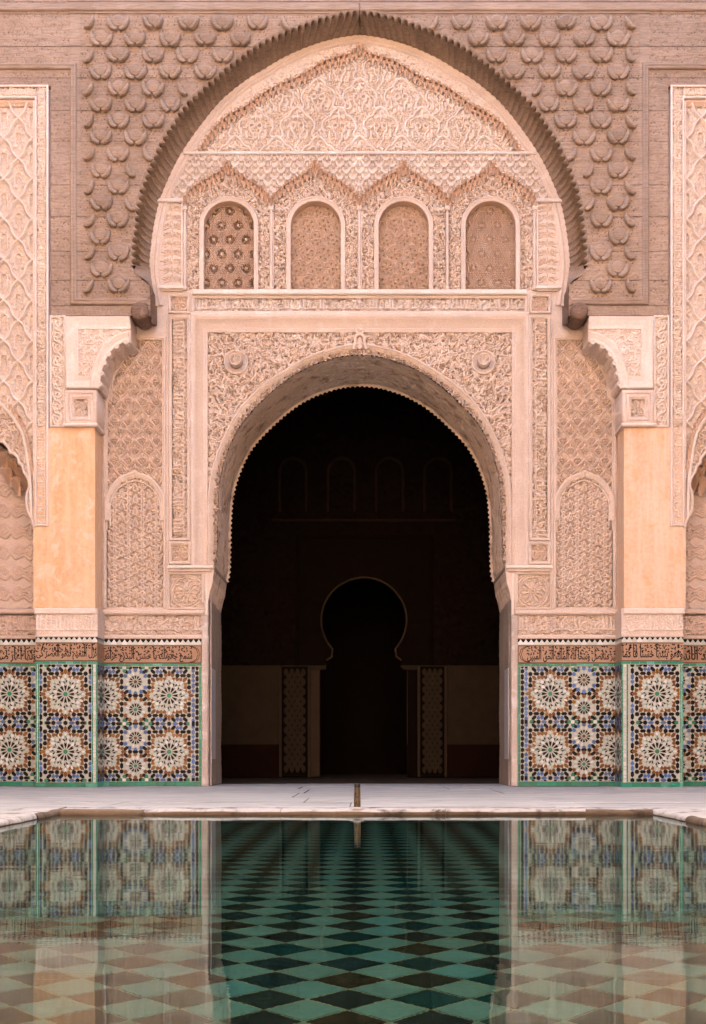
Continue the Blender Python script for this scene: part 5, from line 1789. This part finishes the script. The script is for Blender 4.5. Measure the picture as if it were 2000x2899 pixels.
mould('square_frame', ih, [(ub(842), vb(1884)), (ub(842), vb(1520)), (ub(1222), vb(1520)), (ub(1222), vb(1884))], [(-6, -.01), (-5, .03), (0, .045), (5, .03), (6, -.01)], YB, MIN_DK)
for q, x in ((1, 893), (-1, 2062 - 893)):
    bevel_box('door_post', ih, ub(x - 14), vb(1897), ub(x + 14), vfloor, YB - .06, YB + .02, MIN_RIM if q > 0 else MIN_DK, 4)
for k in range(4):                    # faint blind windows high on the hall wall
    cx_ = 830 + 137 * k
    a2 = np.linspace(pi, 0, 17)
    o2 = np.vstack([[bp(cx_ - 40, 1450)], np.array([bp(cx_ + 40 * cos(x), 1335 - 40 * sin(x)) for x in a2]), [bp(cx_ + 40, 1450)]])
    mould('blind_arch', hall, o2, [(-3, -.02), (-2, .03), (3, .04), (8, .03), (9, -.02)], YB, MIN_FAINT)
bevel_box('string_course', hall, ub(770), vb(1470), ub(1290), vb(1478), YB - .05, YB + .01, MIN_FAINT, 2)
# room beyond
rb = thing('inner_room', HC[0], vfloor, 8, 'pitch dark room beyond the keyhole inner doorway', 'room')
box_w('far_wall', rb, -4, 4, 9.0, 9.2, -.05, 8, MIN_DK)
box_w('side_wall', rb, -4.2, -4, YB + .1, 9.2, -.05, 8, MIN_DK)
box_w('side_wall', rb, 4, 4.2, YB + .1, 9.2, -.05, 8, MIN_DK)
box_w('room_ceiling', rb, -4.2, 4.2, YB + .1, 9.2, 8, 8.2, MIN_DK)
# tiled pilasters either side of the inner doorway
for x0, x1, lab in ((795, 876, 'dim narrow panel of lozenge tiles left of the keyhole inner doorway'), (1186, 1262, 'dim narrow panel of lozenge tiles right of the keyhole inner doorway')):
    tp = thing('tile_pilaster', ub((x0 + x1) / 2), vfloor, YB, lab, 'tile panel', 'lozenge tile panels in the hall')
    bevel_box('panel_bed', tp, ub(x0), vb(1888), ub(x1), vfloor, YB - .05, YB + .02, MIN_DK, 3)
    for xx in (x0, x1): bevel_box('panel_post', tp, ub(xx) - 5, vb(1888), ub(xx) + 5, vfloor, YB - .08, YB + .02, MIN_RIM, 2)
    nx, st = 4, (ub(x1) - ub(x0) - 22) / 4
    sh_ = [(0, -st * .74), (st * .30, -st * .42), (st * .44, 0), (st * .30, st * .42), (0, st * .74), (-st * .30, st * .42), (-st * .44, 0), (-st * .30, -st * .42)]
    V, Fc = piece_geo(sh_, .012, .004); me = raw_mesh('lozenge_tile', V, Fc, MIN_PL)
    j = 0; v = vb(1888) + st
    while v < vfloor - st:
        for i in range(nx - (j % 2)):
            inst('lozenge_tile', me, tp, ub(x0) + 11 + st * (i + .5 + .5 * (j % 2)), v, YB - .05)
        v += st * .84; j += 1
# shell of the hall
def S_(name, x0, x1, y0, y1, z0, z1, m): return box_w(name, None, x0, x1, y0, y1, z0, z1, m, 'structure')
S_('hall_floor', -7, 7, 1.30, 9.3, -.2, -.012, MIN_FL)
S_('hall_ceiling', -7, 7, 1.34, YB + .1, 9.0, 9.3, MIN_DK)
S_('hall_side_wall', -7.2, -7, 1.2, YB + .1, -.1, 9.2, MIN_DK)
S_('hall_side_wall', 7, 7.2, 1.2, YB + .1, -.1, 9.2, MIN_DK)
relief('hall_front_wall', None, (VX - 7 * S, WZ(0) * 0 - 120, VX + 7 * S, 2230), 1.345, None, MIN_DK, 24, mask=lambda U, V: ~inpoly(U, V, [(570, 2300), (570, 1600)] + [tuple(p) for p in LIF[2:-2:2] * 1.0 + 0] + [(1468, 1600), (1468, 2300)]), kind='structure')
S_('roof', -9, 9, .5, 9.4, 9.4, 12.0, MCOURT)
relief('hall_upper_back_wall', None, (VX - 7 * S, -200, VX + 7 * S, vb(600)), YB, None, MIN_DK, 20, kind='structure')
for x0, x1 in ((-7, WX(ub(350))), (WX(ub(1750)), 7)): S_('hall_back_wall', x0, x1, YB, YB + .1, 0, 9.2, MIN_DK)

# ================================================================== court: ground, paving, pool
S_('ground', -60, 60, -70, 60, -1.6, -1.3, MGRD)
YE, XL, XR, YN = -6.08, -2.13, 1.985, -14.7
ZWAT = ZC - .432
DEP = .75
pav = thing('paving', VX, 2226, -3, 'grey white veined marble paving slabs between the wall and the pool', 'paving'); pav['kind'] = 'structure'
if 'category' in pav: del pav['category']
S_('paving_bed', -8, XL - .3, -24, 1.3, -.3, -.012, MJOINT)
S_('paving_bed', XR + .3, 8, -24, 1.3, -.3, -.012, MJOINT)
S_('paving_bed', XL - .3, XR + .3, YE + .27, 1.3, -.3, -.012, MJOINT)
S_('paving_bed', XL - .3, XR + .3, -24, YN - .3, -.3, -.012, MJOINT)
R = random.Random(21)
def slab(x0, x1, y0, y1, name='slab', mat=MMAR, z=None, par=pav):
    z = R.uniform(-.007, .001) if z is None else z
    g = R.choice((.003, .004, .005)); gy = R.choice((.004, .006, .012)); b = .005
    tx = [R.uniform(-.0012, .0012) for _ in range(4)]
    q = [(x0 + g, y0 + gy), (x1 - g, y0 + gy), (x1 - g, y1 - g), (x0 + g, y1 - g)]
    c = ((x0 + x1) / 2, (y0 + y1) / 2)
    V = [(x, y, -.05) for x, y in q] + [(x, y, z - b * .7) for x, y in q] + [(x + (b if x < c[0] else -b), y + (b if y < c[1] else -b), z + tx[i]) for i, (x, y) in enumerate(q)]
    Fc = [(8, 9, 10, 11)] + [(a + i, a + (i + 1) % 4, a + 4 + (i + 1) % 4, a + 4 + i) for a in (0, 4) for i in range(4)]
    return mk(name, par, V, Fc, [mat, MJOINT], False, None, [0] + [1] * 4 + [0] * 4)
rows = [1.30, .02, -1.15, -2.5, -3.75, -4.85, -5.62, YE + .30]
for a, b in zip(rows[1:], rows[:-1]):
    x = -6.4 + R.uniform(-.5, .5)
    while x < 6.4:
        L = R.uniform(1.3, 2.3)
        x1 = x + L
        if b > 1.0:
            xa, xb = max(x, WX(589)), min(x1, WX(1449))
            if xb > xa + .05: slab(xa, xb, a, b)
        else: slab(x, x1, a, b)
        x = x1
for sx in (-1, 1):
    y = YE + .30
    while y > -15.5:
        L = R.uniform(1.0, 1.7)
        x0 = XL - .30 if sx < 0 else XR + .30
        for k in range(3):
            xa, xb = x0 + sx * k * 1.5, x0 + sx * (k + 1) * 1.5
            slab(min(xa, xb), max(xa, xb), y - L, y)
        y -= L
S_('court_floor', -8, 8, -24, -15.55, -.1, -.004, MFLOOR2)
# rim stones with a worn rounded lip over the water
rim = thing('pool_rim', VX, 2226, YE, 'worn stained stone rim stones along the pool edge', 'pool rim'); rim['kind'] = 'structure'
del rim['category']
def rimstone(p0, p1, inward, w=.30):
    """p0-p1 along the water edge, inward = unit vector away from the water"""
    L = math.hypot(p1[0] - p0[0], p1[1] - p0[1]); n = max(5, int(L / .05))
    dx, dy = (p1[0] - p0[0]) / L, (p1[1] - p0[1]) / L
    prof = [(.012, -.20), (.004, -.05), (.0, -.036), (.004, -.020), (.016, -.008), (.035, -.0035), (.07, -.0015), (w - .004, -.001), (w - .0015, -.006), (w - .0015, -.05)]
    V, mi = [], []
    sd0 = R.uniform(0, 9)
    for i in range(n + 1):
        s = .0015 + (L - .003) * i / n
        wob = .004 * sin(s * 7 + sd0) + .003 * sin(s * 19 + sd0 * 2)
        for (d, z) in prof:
            e = wob * (1 if d < .04 else 0)
            V.append((p0[0] + dx * s + inward[0] * (d + e), p0[1] + dy * s + inward[1] * (d + e), z + (wob * .5 if -.03 < z < -.002 else 0)))
    Fc = grid_faces(n + 1, len(prof))
    dk = R.choice((2, 3, 5, 5))
    mi = ([1] * dk + [0] * (len(prof) - 1 - dk)) * n
    o = mk('rim_stone', rim, V, Fc, [MRIM, MRIMW], True, None, mi)
x = XL
while x < XR - .05:
    L = R.uniform(.55, 1.25)
    if XR - x - L < .4: L = XR - x
    rimstone((x, YE), (x + L, YE), (0, 1)); x += L
for X_, sx in ((XL, -1), (XR, 1)):
    y = YE + .3
    while y > YN:
        L = R.uniform(.7, 1.3)
        rimstone((X_, y), (X_, y - L), (sx, 0)); y -= L
rimstone((XL, YN), (XR, YN), (0, -1))
# basin and water
zf = ZWAT - DEP
S_('basin_wall', XL - .1, XL + .006, YN, YE, zf - .02, -.20, MPOOLW)
S_('basin_wall', XR - .006, XR + .1, YN, YE, zf - .02, -.20, MPOOLW)
S_('basin_wall', XL, XR, YE - .006, YE + .1, zf - .02, -.20, MPOOLW)
S_('basin_wall', XL, XR, YN - .1, YN + .006, zf - .02, -.20, MPOOLW)
bas = thing('pool_floor', VX, 2226, -10, 'green and dark diamond tiles on the pool floor', 'pool'); bas['kind'] = 'structure'
del bas['category']
box_w('floor_bed', bas, XL, XR, YN, YE, zf - .1, zf - .004, MGROUT)
tt_ = .1945
dg_ = tt_ / 2
q = dg_ - .002
prismV = [(0, -q, -.006), (q, 0, -.006), (0, q, -.006), (-q, 0, -.006), (0, -q + .004, 0), (q - .004, 0, 0), (0, q - .004, 0), (-q + .004, 0, 0)]
prismF = [(4, 5, 6, 7)] + [(i, (i + 1) % 4, 4 + (i + 1) % 4, 4 + i) for i in range(4)]
me_d = raw_mesh('tile', prismV, prismF, MPD); me_l = raw_mesh('tile', prismV, prismF, MPLT)
cells = []
ydark = -D + 3.078
for i in range(-26, 27):
    for j in range(-14, 46):
        for (ox, oy, kind) in ((0, 0, 'd'), (.5, .5, 'l')):
            X = -.045 + (i + ox) * tt_; Yc = ydark + (j + oy) * tt_
            if XL + q < X < XR - q and YN + q < Yc < YE - q: cells.append((X, Yc, kind))
def seen(c): return abs(c[0]) < (c[1] + D) * .30 + .1 and c[1] > ydark - .3
cells.sort(key=lambda c: (not seen(c), c[1]))
base = abs_loc(bas)
V, Fc, mi = [], [], []
for k, (X, Yc, kind) in enumerate(cells):
    if k < 300:
        o = link('tile', me_d if kind == 'd' else me_l, bas, Vector((X, Yc, zf)) - base); o.rotation_euler = (R.uniform(-.006, .006), R.uniform(-.006, .006), R.uniform(-.012, .012))
    else:
        b = len(V); V += [(X + a, Yc + c, zf + z) for a, c, z in prismV]; Fc += [tuple(b + i for i in f) for f in prismF]; mi += [0 if kind == 'd' else 1] * len(prismF)
mk('far_tiles', bas, V, Fc, [MPD, MPLT], False, 'stuff', mi)
wat = link('water', raw_mesh('water', [(XL - .005, YN, ZWAT), (XR + .005, YN, ZWAT), (XR + .005, YE + .005, ZWAT), (XL - .005, YE + .005, ZWAT)], [(0, 1, 2, 3)], MWATER), None, None, 'structure')

# spout
Yp = YE + .055
ps = (D + Yp)
xp = (1012 - VX) / F * ps
pt = bpy.data.objects.new('fountain_pipe', None); COL.objects.link(pt); pt.location = (xp, Yp, 0); pt.empty_display_size = .1
tag(pt, 'short dark bronze fountain pipe standing at the far edge of the pool', 'pipe')
def turn(name, par, prof, mat, m=24, cap=False):
    V, Fc = [], []
    for r, z in prof:
        for k in range(m):
            a = 2 * pi * k / m; V.append((r * cos(a), r * sin(a), z))
    for i in range(len(prof) - 1):
        for k in range(m): Fc.append((i * m + k, i * m + (k + 1) % m, (i + 1) * m + (k + 1) % m, (i + 1) * m + k))
    if cap: Fc.append(tuple(range((len(prof) - 1) * m, len(prof) * m)))
    return link(name, raw_mesh(name, V, Fc, mat, True), par)
turn('pipe', pt, [(.0242, 0), (.0240, .02), (.0228, .08), (.0212, .135), (.0205, .150)], MPIPE)
turn('nozzle', pt, [(.0208, .147), (.0212, .150), (.0210, .168), (.0195, .1745), (.0150, .176), (.0125, .172), (.0120, .120)], flat('nozzle_black', (.012, .010, .010), .4), 24, True)
turn('collar', pt, [(.050, -.003), (.049, .004), (.042, .007), (.028, .008), (.0242, .012)], MRIM, 24)

# the other three sides of the court
S_('court_side_wall', -8.4, -8, -24, YP + .4, 0, 11.5, MCOURT)
S_('court_side_wall', 8, 8.4, -24, YP + .4, 0, 11.5, MCOURT)
S_('court_end_wall', -8.4, 8.4, -24.4, -24, 0, 11.5, MCOURT)
